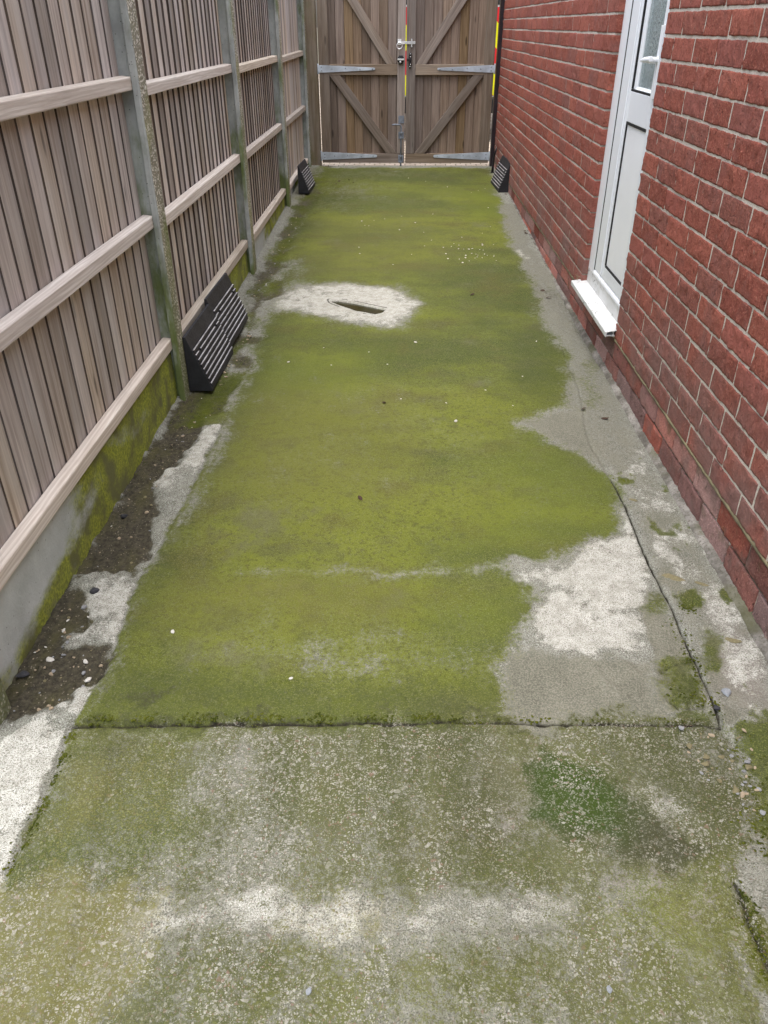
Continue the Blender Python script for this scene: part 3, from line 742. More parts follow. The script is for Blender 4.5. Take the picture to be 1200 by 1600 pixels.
nv, nu = GX.shape
me = bpy.data.meshes.new('path')
V = np.stack([GX, GY, GZ], -1).reshape(-1, 3).astype(np.float32)
idx = np.arange(nv * nu).reshape(nv, nu)
Q = np.stack([idx[:-1, :-1], idx[:-1, 1:], idx[1:, 1:], idx[1:, :-1]], -1).reshape(-1, 4)
me.vertices.add(len(V)); me.vertices.foreach_set('co', V.ravel())
me.loops.add(Q.size); me.loops.foreach_set('vertex_index', Q.ravel().astype(np.int32))
me.polygons.add(len(Q)); me.polygons.foreach_set('loop_start', np.arange(0, Q.size, 4, dtype=np.int32))
me.polygons.foreach_set('use_smooth', np.ones(len(Q), bool))
me.update(); me.validate()
for nm, ks in (('cover_a', ('moss', 'pale', 'soil', 'grey')), ('cover_b', ('yel', 'agg', 'black', 'pink')), ('cover_c', ('crack', 'lime', 'brown', 'damp'))):
    at = me.attributes.new(nm, 'FLOAT_COLOR', 'POINT')
    at.data.foreach_set('color', np.stack([cov[k] for k in ks], -1).astype(np.float32).ravel())
me.materials.append(M['path'])
path = bpy.data.objects.new('path', me); C.objects.link(path); tag(path, kind='structure')

def zat(x, y):
    i = int(np.clip(np.searchsorted(ys, y), 0, nv - 1)); j = int(np.clip(np.searchsorted(xs, x), 0, nu - 1))
    return float(GZ[i, j])

# cushions of moss rooted in the joints and cracks
def moss_cushions():
    rr = random.Random(5)
    bm = bmesh.new(); bmesh.ops.create_icosphere(bm, subdivisions=1, radius=1.0)
    bv = [v.co.copy() for v in bm.verts]; bf = [tuple(v.index for v in f.verts) for f in bm.faces]; bm.free()
    g_ = MB()
    runs = [([(118, 1124), (400, 1122), (700, 1122)], 300, 0.016), ([(700, 1124), (1115, 1127)], 70, 0.012), ([(1118, 1118), (1085, 1040), (1050, 965)], 130, 0.030), ([(1060, 1085), (1100, 1100)], 50, 0.03),
            ([(116, 1135), (60, 1262), (5, 1375)], 150, 0.014), ([(1152, 1385), (1180, 1450), (1212, 1535)], 120, 0.02), ([(1150, 1150), (1185, 1240), (1195, 1330)], 160, 0.05),
            ([(1065, 945), (1085, 955)], 40, 0.02), ([(965, 748), (985, 752)], 24, 0.015), ([(290, 622), (235, 700), (120, 880), (10, 1065)], 140, 0.010), ([(395, 437), (330, 560)], 40, 0.02)]
    for px, cnt, spread in runs:
        P = [on_ground(*p) for p in px]
        for _ in range(cnt * 4):
            k = rr.randrange(len(P) - 1); t_ = rr.random()
            cl = 0.5 + 0.5 * math.sin(t_ * 23 + k * 2 + cnt)
            if rr.random() > cl: continue
            x = P[k][0] + (P[k + 1][0] - P[k][0]) * t_ + rr.gauss(0, spread * 0.5); y = P[k][1] + (P[k + 1][1] - P[k][1]) * t_ + rr.gauss(0, spread * 0.5)
            if not (-0.93 < x < 0.93): continue
            r_ = 0.0009 + 0.0026 * rr.random() ** 2
            z_ = zat(x, y)
            a_ = rr.random() * 6.28; ca, sa = math.cos(a_), math.sin(a_)
            V = []
            for v in bv:
                q_ = 1 + rr.uniform(-0.28, 0.28)
                vx, vy = v.x * r_ * 1.5 * q_, v.y * r_ * q_
                V.append((x + vx * ca - vy * sa, y + vx * sa + vy * ca, z_ + v.z * r_ * 0.5 * q_))
            g_.add(V, bf, 0, None, True)
    return g_
q = NB('moss_cushion'); oc = q.coord()
c_ = q.mix(q.ramp(q.noise(oc, 8, 4), 0.35, 0.65), (0.030, 0.042, 0.005), (0.085, 0.098, 0.010))
c_ = q.mix(q.ramp(q.noise(oc, 400, 3), 0.45, 0.7), c_, (0.12, 0.125, 0.025))
M['cushion'] = q.out(c_, 0.95, q.bump(q.noise(oc, 500, 3), 1.0, 0.003), spec=0.1)
tag(moss_cushions().build('moss', M['cushion']), 'tiny green moss cushions growing along the slab joints and cracks', 'moss', kind='stuff')

# dark standing water in the sunken slot
zc = float(zg(4.2)) - 0.008
g = MB()
cxs = sum(p[0] for p in sl) / len(sl); cys = sum(p[1] for p in sl) / len(sl)
V4 = [(cxs + (p[0] - cxs) * 1.02, cys + (p[1] - cys) * 1.02, zc) for p in sl]
g.add(V4, [tuple(range(len(V4)))])
tag(g.build('water', M['dark_water']), kind='structure')

# ------------------------------------------------------------------ brick house: wall, mortar fillet, door, sill
WX_ = 0.948
house = empty('brick_house', (WX_, 4.0, -1.33), 'red brick house wall along the right side of the passage, with a white side door', 'house')
Y0, YD0, YD1, Y1 = -0.75, 3.28, 4.03, 8.50
PL, CH, ZTOP, DTOP = -1.165, 0.0755, 1.08, 0.78

class Bricks:
    def __init__(s): s.v, s.f, s.w, s.n = [], [], [], 0
    def brick(s, x, y0, y1, z0, z1, nx, nz, rough, deep0=0.014, deep1=0.014):
        nx2, nz2 = nx + 2, nz + 2
        e = 0.0042
        def knots(a, b, n):
            return np.concatenate([[a], np.linspace(a + e, b - e, n), [b]])
        yy = knots(y0, y1, nx); zz = knots(z0, z1, nz)
        Yg, Zg = np.meshgrid(yy, zz)
        Xg = np.full(Yg.shape, x)
        tilt = RNG.normal(-0.0006, 0.0009)
        nz_ = fbm(Yg * 1.0 + x * 9, Zg * 1.0 + 3, 33, 401, 3) * 0.006 * rough + fbm(Yg, Zg * 0.8 + Yg * 0.5, 75, 431, 3) * 0.010 * rough
        Xg = Xg + nz_ + tilt + (Yg - (y0 + y1) / 2) * RNG.normal(0, 0.007)
        Xg = np.minimum(Xg, x + 0.0014)
        rim = np.zeros(Yg.shape, bool); rim[0, :] = rim[-1, :] = True; rim[:, 0] = rim[:, -1] = True
        jit = 0.0022 * rough
        Yg = Yg + np.where(rim, fbm(Yg, Zg, 60, 511, 2) * 2 * jit, 0)
        Zg = Zg + np.where(rim, fbm(Yg, Zg, 60, 541, 2) * 2 * jit, 0)
        Xg[rim] = np.minimum(Xg[rim], x) + 0.0010
        b = s.n
        ids = b + np.arange(nx2 * nz2).reshape(nz2, nx2)
        s.v.append(np.stack([Xg, Yg, Zg], -1).reshape(-1, 3))
        q = np.stack([ids[:-1, :-1], ids[1:, :-1], ids[1:, 1:], ids[:-1, 1:]], -1).reshape(-1, 4)
        s.f.append(q)
        # returns into the joint
        ring = np.concatenate([ids[0, :], ids[1:, -1], ids[-1, -2::-1], ids[-2:0:-1, 0]])
        fl = s.v[-1].reshape(nz2, nx2, 3)
        ringp = np.concatenate([fl[0, :], fl[1:, -1], fl[-1, -2::-1], fl[-2:0:-1, 0]]).copy()
        yc = (ringp[:, 1] - y0) / max(1e-6, y1 - y0)
        ringp[:, 0] = x + deep0 + (deep1 - deep0) * np.clip(yc, 0, 1)
        rb = b + nx2 * nz2 + np.arange(len(ring))
        s.v.append(ringp)
        r2 = np.roll(ring, -1); rb2 = np.roll(rb, -1)
        s.f.append(np.stack([ring, r2, rb2, rb], -1))
        cnt = nx2 * nz2 + len(ring)
        s.w.append(np.tile(RNG.random(3), (cnt, 1)))
        s.n += cnt
    def build(s, name, mat, parent):
        v = np.concatenate(s.v).astype(np.float32); f = np.concatenate(s.f).astype(np.int32)
        me = bpy.data.meshes.new(name)
        me.vertices.add(len(v)); me.vertices.foreach_set('co', v.ravel())
        me.loops.add(f.size); me.loops.foreach_set('vertex_index', f.ravel())
        me.polygons.add(len(f)); me.polygons.foreach_set('loop_start', np.arange(0, f.size, 4, dtype=np.int32))
        me.polygons.foreach_set('use_smooth', np.ones(len(f), bool))
        me.update(); me.validate()
        bm = bmesh.new(); bm.from_mesh(me); bmesh.ops.recalc_face_normals(bm, faces=bm.faces)
        # outward is -X for this wall
        if sum(fc.normal.x for fc in list(bm.faces)[:20]) > 0: bmesh.ops.reverse_faces(bm, faces=bm.faces)
        bm.to_mesh(me); bm.free()
        at = me.attributes.new('wc', 'FLOAT_VECTOR', 'POINT'); at.data.foreach_set('vector', np.concatenate(s.w).astype(np.float32).ravel())
        me.materials.append(mat)
        o = bpy.data.objects.new(name, me); C.objects.link(o); o.parent = parent; o.location = tuple(-k for k in parent.location)
        return o

def lay(B, x, ya, yb, z0, z1, off, fine, corner_a=False, corner_b=False):
    """one course of stretchers between ya and yb; joints every 0.2205 m from off"""
    jw = 0.0056
    P = 0.2205
    k = math.ceil((ya - off) / P + 0.12)
    cuts = [ya]
    while off + k * P < yb - 0.035:
        j_ = off + k * P + RNG.normal(0, 0.003)
        if j_ > cuts[-1] + 0.05: cuts.append(j_)
        k += 1
    cuts.append(yb)
    for a, b in zip(cuts[:-1], cuts[1:]):
        fa, fb = a == ya, b == yb
        n = max(2, int((b - a) / (0.0095 if fine(a) else 0.05)))
        B.brick(x, a + (0 if fa else jw), b - (0 if fb else jw), z0 + 0.0046 + RNG.normal(0, 0.0009), z1 - 0.0046 + RNG.normal(0, 0.0009), n, 6 if fine(a) else 3, 1.0,
                0.06 if fa and corner_a else 0.014, 0.06 if fb and corner_b else 0.014)

B = Bricks()
k = 0; z = PL
while z < ZTOP:
    off = 1.611 + 0.2205 * 0.5 * ((k + 0) % 2) + (0.04 if k % 2 else 0.0)
    vis = z < 0.35
    fine_r = (lambda a: True) if vis else (lambda a: False)
    fine_l = (lambda a: a < 6.0) if vis else (lambda a: False)
    if z < DTOP:
        lay(B, WX_, Y0, YD0, z, z + CH, off, fine_r, False, True)
        lay(B, WX_, YD1, Y1, z, z + CH, off, fine_l, True, True)
    else:
        lay(B, WX_, Y0, Y1, z, z + CH, off, lambda a: False, False, True)
    z += CH; k += 1
B.build('wall', M['brick'], house)
B = Bricks()
for i, (za, zb) in enumerate(((-1.335, -1.252), (-1.252, -1.170))):
    lay(B, WX_ + 0.004, Y0, Y1, za, zb, 1.611 + 0.11 * (i % 2), lambda a: a < 6.5, False, True)
B.build('plinth', M['brick_low'], house)
mb = MB()
mx = WX_ + 0.0021
mb.box((mx, Y0, PL - 0.004), (1.16, YD0 - 0.006, DTOP)); mb.box((mx, YD1 + 0.006, PL - 0.004), (1.16, Y1 - 0.006, DTOP))
mb.box((mx, Y0, DTOP + 0.0005), (1.16, Y1 - 0.006, ZTOP + 0.08))
mb.box((mx + 0.007, Y0 + 0.001, -1.45), (1.16, Y1 - 0.007, PL - 0.0045))
mb.build('mortar_bed', M['mortar'], house)
# rough bead of mortar on the damp course line + concrete fillet at the foot
M['dpc'] = plain('dirty_mortar_bead', (0.17, 0.145, 0.085), 0.9, 0, 0.5, 90, 0.35)
def strip(name, mat, prof, ya, yb, n, amp, seed, parent):
    """profile of (x, z) swept along Y with uneven edges"""
    g_ = MB(); yv = np.linspace(ya, yb, n); m_ = len(prof); V = []
    for i, yy_ in enumerate(yv):
        for j, (px_, pz_) in enumerate(prof):
            a_ = amp if 0 < j < m_ - 1 else 0
            V.append((px_ + a_ * float(fbm(np.array(yy_ * 1.0), np.array(j * 3.1), 22, seed)), yy_, pz_ + a_ * float(fbm(np.array(yy_), np.array(j * 5.7 + 9), 26, seed + 5))))
    F = [(i * m_ + j, (i + 1) * m_ + j, (i + 1) * m_ + j + 1, i * m_ + j + 1) for i in range(n - 1) for j in range(m_ - 1)]
    F += [tuple(range(m_)), tuple((n - 1) * m_ + j for j in range(m_ - 1, -1, -1))]
    g_.add(V, F, 0, None, True)
    return g_.build(name, mat, parent)
strip('damp_course', M['dpc'], [(0.958, -1.176), (0.951, -1.1745), (0.9455, -1.169), (0.9455, -1.163), (0.951, -1.159), (0.958, -1.158)], Y0, YD0 + 0.0, 520, 0.006, 700, house)
strip('damp_course', M['dpc'], [(0.958, -1.176), (0.951, -1.1745), (0.9465, -1.169), (0.9465, -1.163), (0.951, -1.159), (0.958, -1.158)], YD1 + 0.05, Y1 - 0.01, 300, 0.005, 750, house)

def fillet_mat():
    q = NB('stained_fillet_concrete'); oc = q.coord()
    n1 = q.noise(oc, 14, 5, 0.65); n2 = q.noise(oc, 140, 4, 0.7)
    c = q.mix(q.ramp(n1, 0.3, 0.7), (0.10, 0.092, 0.078), (0.30, 0.282, 0.255))
    c = q.mix(q.ramp(n2, 0.5, 0.7), c, (0.09, 0.085, 0.06))
    c = q.mix(q.ramp(q.noise(oc, 5, 4), 0.54, 0.70, 0.0, 0.6), c, (0.09, 0.092, 0.04))
    return q.out(c, 0.92, q.bump(q.math('ADD', n1, n2), 0.6, 0.005), spec=0.12)
M['fillet'] = fillet_mat()
g = MB(); n = 600; yv = np.linspace(Y0, 8.3, n); V = []
prof = [(0.957, 0.016), (0.951, 0.015), (0.943, 0.012), (0.934, 0.006), (0.926, -0.004), (0.922, -0.03)]
for yy_ in yv:
    for j, (px_, dz) in enumerate(prof):
        a_ = 0.009 if j > 0 else 0
        t_ = max(0.0, 1 - max(0.0, yy_ - 3.2) * 0.6) * 0.8 + 0.2
        V.append((0.957 - (0.957 - px_) * (0.5 + 0.5 * t_) + a_ * float(fbm(np.array(yy_), np.array(j * 0.6), 24, 810)), yy_, float(zg(yy_)) + dz * t_ + a_ * float(fbm(np.array(yy_), np.array(j * 0.7 + 9), 20, 820))))
m_ = len(prof)
g.add(V, [(i * m_ + j, (i + 1) * m_ + j, (i + 1) * m_ + j + 1, i * m_ + j + 1) for i in range(n - 1) for j in range(m_ - 1)], 0, None, True)
g.build('mortar_fillet', M['fillet'], house)
mb = MB(); mb.box((1.16, Y0, -1.45), (4.0, Y1 - 0.02, ZTOP + 0.05))
mb.build('inner_wall', M['mortar'], house)

# door
door = bpy.data.objects.new('door', None); C.objects.link(door); door.parent = house
door.location = (0.97 - WX_, 3.65 - 4.0, -1.13 + 1.33)
door.empty_display_size = 0.1
class PseudoParent:                      # world position of a nested empty
    pass
def dpart(mbx, name, mats, bevel=0.0, parent=None):
    o = mbx.build(name, mats, None, bevel)
    o.parent = parent or door
    base = (0.97, 3.65, -1.13)
    o.location = (-base[0], -base[1], -base[2])
    return o
FX = 0.973
zb, zt = -1.10, 0.76
f = MB()                                # outer frame
f.box((FX, 3.915, zb), (1.05, YD1 - 0.001, zt)); f.box((FX, YD0 + 0.001, zb), (1.05, 3.325, zt)); f.box((FX, 3.3255, 0.66), (1.05, 3.9145, zt))
f.box((FX + 0.004, 3.3255, -1.118), (1.05, 3.9145, -1.052))          # threshold
f.prism([(FX - 0.004, -1.052), (FX + 0.03, -1.052), (FX + 0.03, -1.030), (FX + 0.004, -1.030), (FX - 0.004, -1.040)], 1, 3.3255, 3.9145)
dpart(f, 'door_frame', M['upvc'], 0.004)
f = MB()                                # black gaskets between frame and sash, round panel and glass
GXX = FX + 0.0015
f.box((GXX, 3.905, -1.03), (1.05, 3.915, 0.66)); f.box((GXX, 3.326, -1.03), (1.05, 3.335, 0.66))
f.box((GXX + 0.002, 3.722, -0.962), (1.05, 3.731, -0.362)); f.box((GXX + 0.002, 3.4125, -0.970), (1.05, 3.722, -0.962)); f.box((GXX + 0.002, 3.4125, -0.362), (1.05, 3.731, -0.352))
f.box((GXX + 0.002, 3.722, -0.226), (1.05, 3.730, 0.55)); f.box((GXX + 0.002, 3.4125, -0.236), (1.05, 3.730, -0.228))
dpart(f, 'gasket', M['gasket'])
f = MB()                                # sash: stiles, mid rail, bottom rail
SX = FX + 0.003
f.box((SX, 3.731, -1.028), (1.04, 3.905, 0.655)); f.box((SX, 3.335, -1.028), (1.04, 3.412, 0.655))
f.box((SX + 0.0005, 3.4125, -1.028), (1.04, 3.7305, -0.970)); f.box((SX + 0.0005, 3.4125, -0.352), (1.04, 3.7305, -0.236)); f.box((SX + 0.0005, 3.4125, 0.55), (1.04, 3.7305, 0.655))
f.box((SX - 0.006, 3.765, -1.02), (SX, 3.782, 0.63)); 
dpart(f, 'sash', M['upvc'], 0.004)
f = MB(); f.box((FX + 0.009, 3.4125, -0.962), (1.03, 3.722, -0.362)); dpart(f, 'lower_panel', M['panel'], 0.002)
f = MB()
f.prism([(FX + 0.012, 3.722), (FX + 0.022, 3.706), (FX + 0.03, 3.706), (FX + 0.03, 3.722)], 2, -0.228, 0.55)
f.prism([(FX + 0.012, -0.228), (FX + 0.022, -0.219), (FX + 0.03, -0.219), (FX + 0.03, -0.228)], 1, 3.4125, 3.70)
dpart(f, 'glazing_bead', M['upvc'])
f = MB(); f.box((FX + 0.026, 3.4125, -0.228), (FX + 0.034, 3.722, 0.55)); dpart(f, 'glass_pane', M['glass'])
f = MB()                                # lever handle with its backplate
f.box((SX - 0.012, 3.356, -0.24), (SX - 0.0005, 3.390, 0.0))
f.cyl((SX - 0.005, 3.373, -0.112), (SX - 0.042, 3.373, -0.112), 0.011)
V = []; 
prof2 = [(3.360, 0.010), (3.38, 0.0105), (3.42, 0.0100), (3.455, 0.0085), (3.49, 0.0055), (3.518, 0.0012)]
f.tube([(SX - 0.040 - 0.002 * math.sin(i), yv_, -0.108 - 0.0022 * i) for i, (yv_, r_) in enumerate(prof2)], [r_ for _, r_ in prof2], 0, 12)
dpart(f, 'handle', M['upvc'], 0.003)
# sill: hollow white section with drip nose, open at its near end
f = MB()
ya, yb = 3.262, 4.062
f.prism([(0.905, -1.127), (0.9725, -1.117), (0.9725, -1.1205), (0.9085, -1.1305), (0.9085, -1.150), (0.905, -1.152), (0.9015, -1.149), (0.9015, -1.130)], 1, ya, yb)
f.box((0.9087, ya + 0.001, -1.1475), (0.9455, yb - 0.001, -1.1450))
f.box((0.9365, ya + 0.004, -1.1448), (0.9390, yb - 0.001, -1.1265))
f.prism([(0.9727, -1.119), (0.9757, -1.119), (0.9757, -1.050), (0.9727, -1.050)], 1, 3.2835, 4.026)
sill = f.build('door_sill', M['sill'], house, 0.0012)
f = MB(); f.box((0.950, 3.286, -1.168), (0.99, 4.024, -1.150)); f.build('sill_bed', M['mortar'], house)

# ------------------------------------------------------------------ concrete posts, gravel boards, fence panels
PY = [-0.66, 1.17, 3.00, 4.83, 6.66, 8.42]
PW = 0.10
post_lab = [None, 'concrete fence post at the near end of the nearest panel, outside the left edge',
            'tall mossy concrete fence post directly before the two black ramps, closest whole post',
            'concrete fence post just past the pair of black ramps, green at its foot',
            'grey concrete fence post just before the single black ramp by the fence',
            'greenish concrete fence post beside the timber gate post']
def post(i, y0):
    o = MB()
    x = lambda a: a
    poly = [(-0.905, y0), (-0.900, y0 + 0.006), (-0.900, y0 + PW - 0.006), (-0.905, y0 + PW), (-0.9225, y0 + PW), (-0.9255, y0 + PW - 0.024), (-0.987, y0 + PW - 0.024), (-0.990, y0 + PW),
            (-1.012, y0 + PW), (-1.012, y0), (-0.990, y0), (-0.987, y0 + 0.024), (-0.9255, y0 + 0.024), (-0.9225, y0)]
    n = len(poly)
    NZ = 26
    zz = np.linspace(-1.5, 0.52, NZ); V = []
    for q_ in zz:
        for (a, b) in poly: V.append((a + RNG.normal(0, 0.0006), b + RNG.normal(0, 0.0008), q_))
    F = []; mats = []
    for r_ in range(NZ - 1):
        for k_ in range(n):
            F.append((r_ * n + k_, r_ * n + (k_ + 1) % n, (r_ + 1) * n + (k_ + 1) % n, (r_ + 1) * n + k_)); mats.append(1 if k_ == 1 else 0)
    F.append(tuple(range(n - 1, -1, -1))); mats.append(0)
    F.append(tuple((NZ - 1) * n + k_ for k_ in range(n))); mats.append(0)
    o.add(V, F, mats)
    ob = o.build('concrete_fence_post', [M['post_smooth'], M['post_rough']])
    tag(ob, post_lab[i], 'fence post', 'slotted concrete posts of the left fence')
for i, y0 in enumerate(PY):
    if i > 0: post(i, y0)

pan_dz = [0.03, 0.0, -0.03, -0.045, -0.058]
pan_lab = [None, 'nearest fence panel, at the left edge, broad grey boards on pale rails',
           'second fence panel, standing above the pair of black ramps',
           'third fence panel, fine upright stripes, between the ramp pair and the far ramp',
           'farthest fence panel, brown smooth boards, beside the gate']
gb_lab = [None, 'nearest concrete gravel board, mossy green at its far end, bare grey at its near end',
          'gravel board half hidden behind the two black ramps', 'pale gravel board between the ramp pair and the far ramp', 'short gravel board behind the single far ramp by the fence']
for i in range(1, 5):
    ya, yb = PY[i] + PW - 0.020, PY[i + 1] + 0.020
    dz = pan_dz[i]
    gt = -1.124 + dz                    # top of the gravel board
    # gravel board
    g = MB(); nn = 24
    yv = np.linspace(ya, yb, nn)
    V = []
    prof = [(-0.978, gt - 0.36), (-0.9385, gt - 0.36), (-0.9385, gt - 0.10), (-0.9385, gt - 0.012), (-0.944, gt - 0.001), (-0.978, gt - 0.001)]
    for yy_ in yv:
        for (a, b) in prof: V.append((a + RNG.normal(0, 0.0007), yy_, b + RNG.normal(0, 0.0006)))
    n = len(prof)
    F = [(r_ * n + k_, r_ * n + (k_ + 1) % n, (r_ + 1) * n + (k_ + 1) % n, (r_ + 1) * n + k_) for r_ in range(nn - 1) for k_ in range(n)]
    F += [tuple(range(n - 1, -1, -1)), tuple((nn - 1) * n + k_ for k_ in range(n))]
    g.add(V, F)
    ob = g.build('gravel_board', M['gravel_board'], None, 0, (-0.95, (ya + yb) / 2, gt))
    tag(ob, gb_lab[i], 'gravel board', 'concrete gravel boards under the fence panels')
    # panel
    root = empty('fence_panel', (-0.96, (ya + yb) / 2, gt), pan_lab[i], 'fence panel', 'timber panels of the left fence')
    nb = 20; p = (yb - ya) / nb; stp = (0, 0.0066, 0.0100, 0.0098, 0.008)[i]
    bd = MB(); top = 0.47 + dz
    for k in range(nb):
        sd_ = random.random()
        a = ya + k * p + random.gauss(0, 0.0012); b = a + p + 0.016
        if k == nb - 1: b = yb
        th = stp - 0.0006
        xa = -0.9622 + random.gauss(0, 0.0003); xb = xa - stp
        tw = random.gauss(0, 0.0004)
        z0, z1 = gt + 0.006, top + random.gauss(0, 0.002)
        if i == 4: a, b = yb + ya - b, yb + ya - a; xa, xb = xb, xa
        V = [(xa, a, z0), (xb, b, z0), (xb - 0.004, b, z0), (xa - th, a, z0), (xa + tw, a + tw, z1), (xb + tw, b + tw, z1), (xb - 0.004, b + tw, z1), (xa - th, a + tw, z1)]
        F = [(0, 1, 2, 3), (4, 7, 6, 5), (0, 4, 5, 1), (1, 5, 6, 2), (2, 6, 7, 3), (3, 7, 4, 0)]
        wcs = [(v[2] + sd_ * 53, (v[1] - a) + (v[0] + 0.97) * 2 + sd_ * 29, sd_) for v in V]
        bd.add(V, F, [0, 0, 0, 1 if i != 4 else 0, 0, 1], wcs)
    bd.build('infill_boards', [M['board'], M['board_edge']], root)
    for zr_, hh in ((0.40, 0.045), (-0.146, 0.044), (-0.600, 0.046), (-1.076, 0.046)):
        r_ = MB(); sl_ = random.gauss(0, 0.002); sd_ = random.random()
        zt_ = zr_ + dz
        V = []
        for yy_, dd in ((ya, sl_), (yb, -sl_)):
            V += [(-0.9622, yy_, zt_ - hh + dd), (-0.9245, yy_, zt_ - hh + dd), (-0.9245, yy_, zt_ - 0.004 + dd), (-0.9622, yy_, zt_ + dd)]
        F = [(3, 2, 1, 0), (4, 5, 6, 7)] + [(k, (k + 1) % 4, 4 + (k + 1) % 4, 4 + k) for k in range(4)]
        r_.add(V, F, 0, r_.wood(V, 1, sd_))
        r_.build('rail', M['rail'], root, 0.003)

# ------------------------------------------------------------------ timber gate
GY_ = 8.55
gp = MB(); gp.box((-0.905, 8.53, -1.5), (-0.803, 8.63, 0.66), axis=2)
tag(gp.build('gate_post', M['gate_post'], None, 0.004), 'thick brown timber gate post at the left end of the gate, moss at its foot', 'gate post')
gp = MB()
gp.box((0.914, 8.508, -1.5), (0.956, 8.60, 0.66))
tag(gp.build('gate_post', M['maroon'], None, 0.003), 'narrow near-black gate post against the brick wall at the right end of the gate', 'gate post')

def leaf(xa, xb, hinge_left, lab):
    root = empty('gate_leaf', ((xa + xb) / 2, GY_, -1.19), lab, 'gate', 'two leaves of the timber gate')
    s_ = 1 if hinge_left else -1
    Z0, Z1 = -1.187, 0.62
    # tongued planks with v-grooves
    pl = MB(); n = 10; p = (xb - xa) / n
    for k in range(n):
        a, b = xa + k * p, xa + (k + 1) * p
        sd_ = random.random(); y0 = GY_ + 0.0 + random.gauss(0, 0.0008)
        ch = 0.0045
        poly = [(a + 0.0006, y0 + ch), (a + ch, y0), (b - ch, y0), (b - 0.0006, y0 + ch), (b - 0.0006, y0 + 0.018), (a + 0.0006, y0 + 0.018)]
        pl.prism(poly, 2, Z0 + 0.004, Z1 + random.gauss(0, 0.001), 0, 2, sd_)
    pl.box((xa + 0.002, GY_ + 0.0215, Z0 + 0.006), (xb - 0.002, GY_ + 0.027, Z1 - 0.004))
    pl.build('planks', M['gate'], root)
    FY0, FY1 = GY_ - 0.034, GY_ - 0.0015
    def piece(name, a, b, axis):
        m = MB(); m.box(a, b, 0, axis); return m.build(name, M['gate_frame'], root, 0.003)
    mid = 0.050
    if hinge_left: xo = (xa, xa + 0.098); xi = (xb - 0.077, xb)
    else: xo = (xb - 0.094, xb); xi = (xa, xa + 0.088)
    piece('stile', (xo[0], FY0, -1.098), (xo[1], FY1, Z1), 2)
    piece('stile', (xi[0], FY0 - 0.001, -1.098), (xi[1], FY1, Z1), 2)
    ra, rb = min(xo[1], xi[1]) + 0.0005, max(xo[0], xi[0]) - 0.0005
    piece('rail', (ra, FY0 + 0.001, -0.408), (rb, FY1, -0.318), 0)
    piece('rail', (xa + 0.001, FY0 + 0.001, Z0), (xb - 0.001, FY1, -1.0985), 0)
    piece('rail', (ra, FY0 + 0.001, 0.53), (rb, FY1, Z1 - 0.002), 0)
    def brace(q0, q1, wid):
        m = MB()
        (x0, z0), (x1, z1) = q0, q1     # bottom centre, top centre
        poly = [(x0 - wid, z0), (x0 + wid, z0), (x1 + wid, z1), (x1 - wid, z1)]
        V = [(px_, FY0 + 0.003, pz_) for px_, pz_ in poly] + [(px_, FY1, pz_) for px_, pz_ in poly]
        d = Vector((x1 - x0, z1 - z0)).normalized(); sd_ = random.random()
        wcs = [(v[0] * d.x + v[2] * d.y + sd_ * 40, -v[0] * d.y + v[2] * d.x + v[1] + sd_ * 90, sd_) for v in V]
        m.add(V, [(0, 1, 2, 3), (7, 6, 5, 4), (0, 4, 5, 1), (1, 5, 6, 2), (2, 6, 7, 3), (3, 7, 4, 0)], 0, wcs)
        m.build('brace', M['gate_frame'], root, 0.003)
    if hinge_left:
        brace((-0.088, -1.0975), (-0.640, -0.4085), 0.053)
        brace((-0.092, -0.3175), (-0.690, 0.529), 0.048)
    else:
        brace((0.197, -1.0975), (0.755, -0.4085), 0.052)
        brace((0.197, -0.3175), (0.800, 0.529), 0.049)
    # tapered strap hinges
    for zc_, L, w0, w1 in ((-0.357, 0.545, 0.031, 0.010), (-1.122, 0.56, 0.036, 0.012), (0.575, 0.545, 0.031, 0.010)):
        h = MB()
        x0 = (xa - 0.004) if hinge_left else (xb + 0.004)
        x1 = x0 + s_ * L
        Y_ = FY0 - 0.001
        poly = [(x0, zc_ - w0), (x0 + s_ * 0.05, zc_ - w0), (x1 - s_ * 0.01, zc_ - w1), (x1, zc_ - w1 * 0.5), (x1, zc_ + w1 * 0.5), (x1 - s_ * 0.01, zc_ + w1), (x0 + s_ * 0.05, zc_ + w0), (x0, zc_ + w0)]
        h.prism(poly, 1, Y_ - 0.0055, Y_ - 0.0005)
        h.tube([(x0 - s_ * 0.004, Y_ - 0.002, zc_ - w0 - 0.012), (x0 - s_ * 0.004, Y_ - 0.002, zc_ + w0 + 0.012)], 0.007)
        ho = h.build('hinge', M['galv'], root, 0.001)
        for t_, dz_ in ((0.03, 0.015), (0.03, -0.015), (0.13, 0.0), (0.26, 0.006), (0.40, -0.004), (0.52, 0.0)):
            xx = x0 + s_ * t_
            b_ = MB(); b_.cyl((xx, Y_ - 0.0052, zc_ + dz_), (xx, Y_ - 0.0085, zc_ + dz_), 0.0055, 0, 8)
            bo = b_.build('bolt_head', M['dull_steel'], None); bo.parent = ho
    return root
L_ = leaf(-0.788, 0.0425, True, 'left leaf of the timber gate, carrying the black lock and the drop bolt')
R_ = leaf(0.0545, 0.894, False, 'right leaf of the timber gate, next to the brick wall')
R_.rotation_euler = (0, R(-0.22), 0)
Yf = GY_ - 0.036
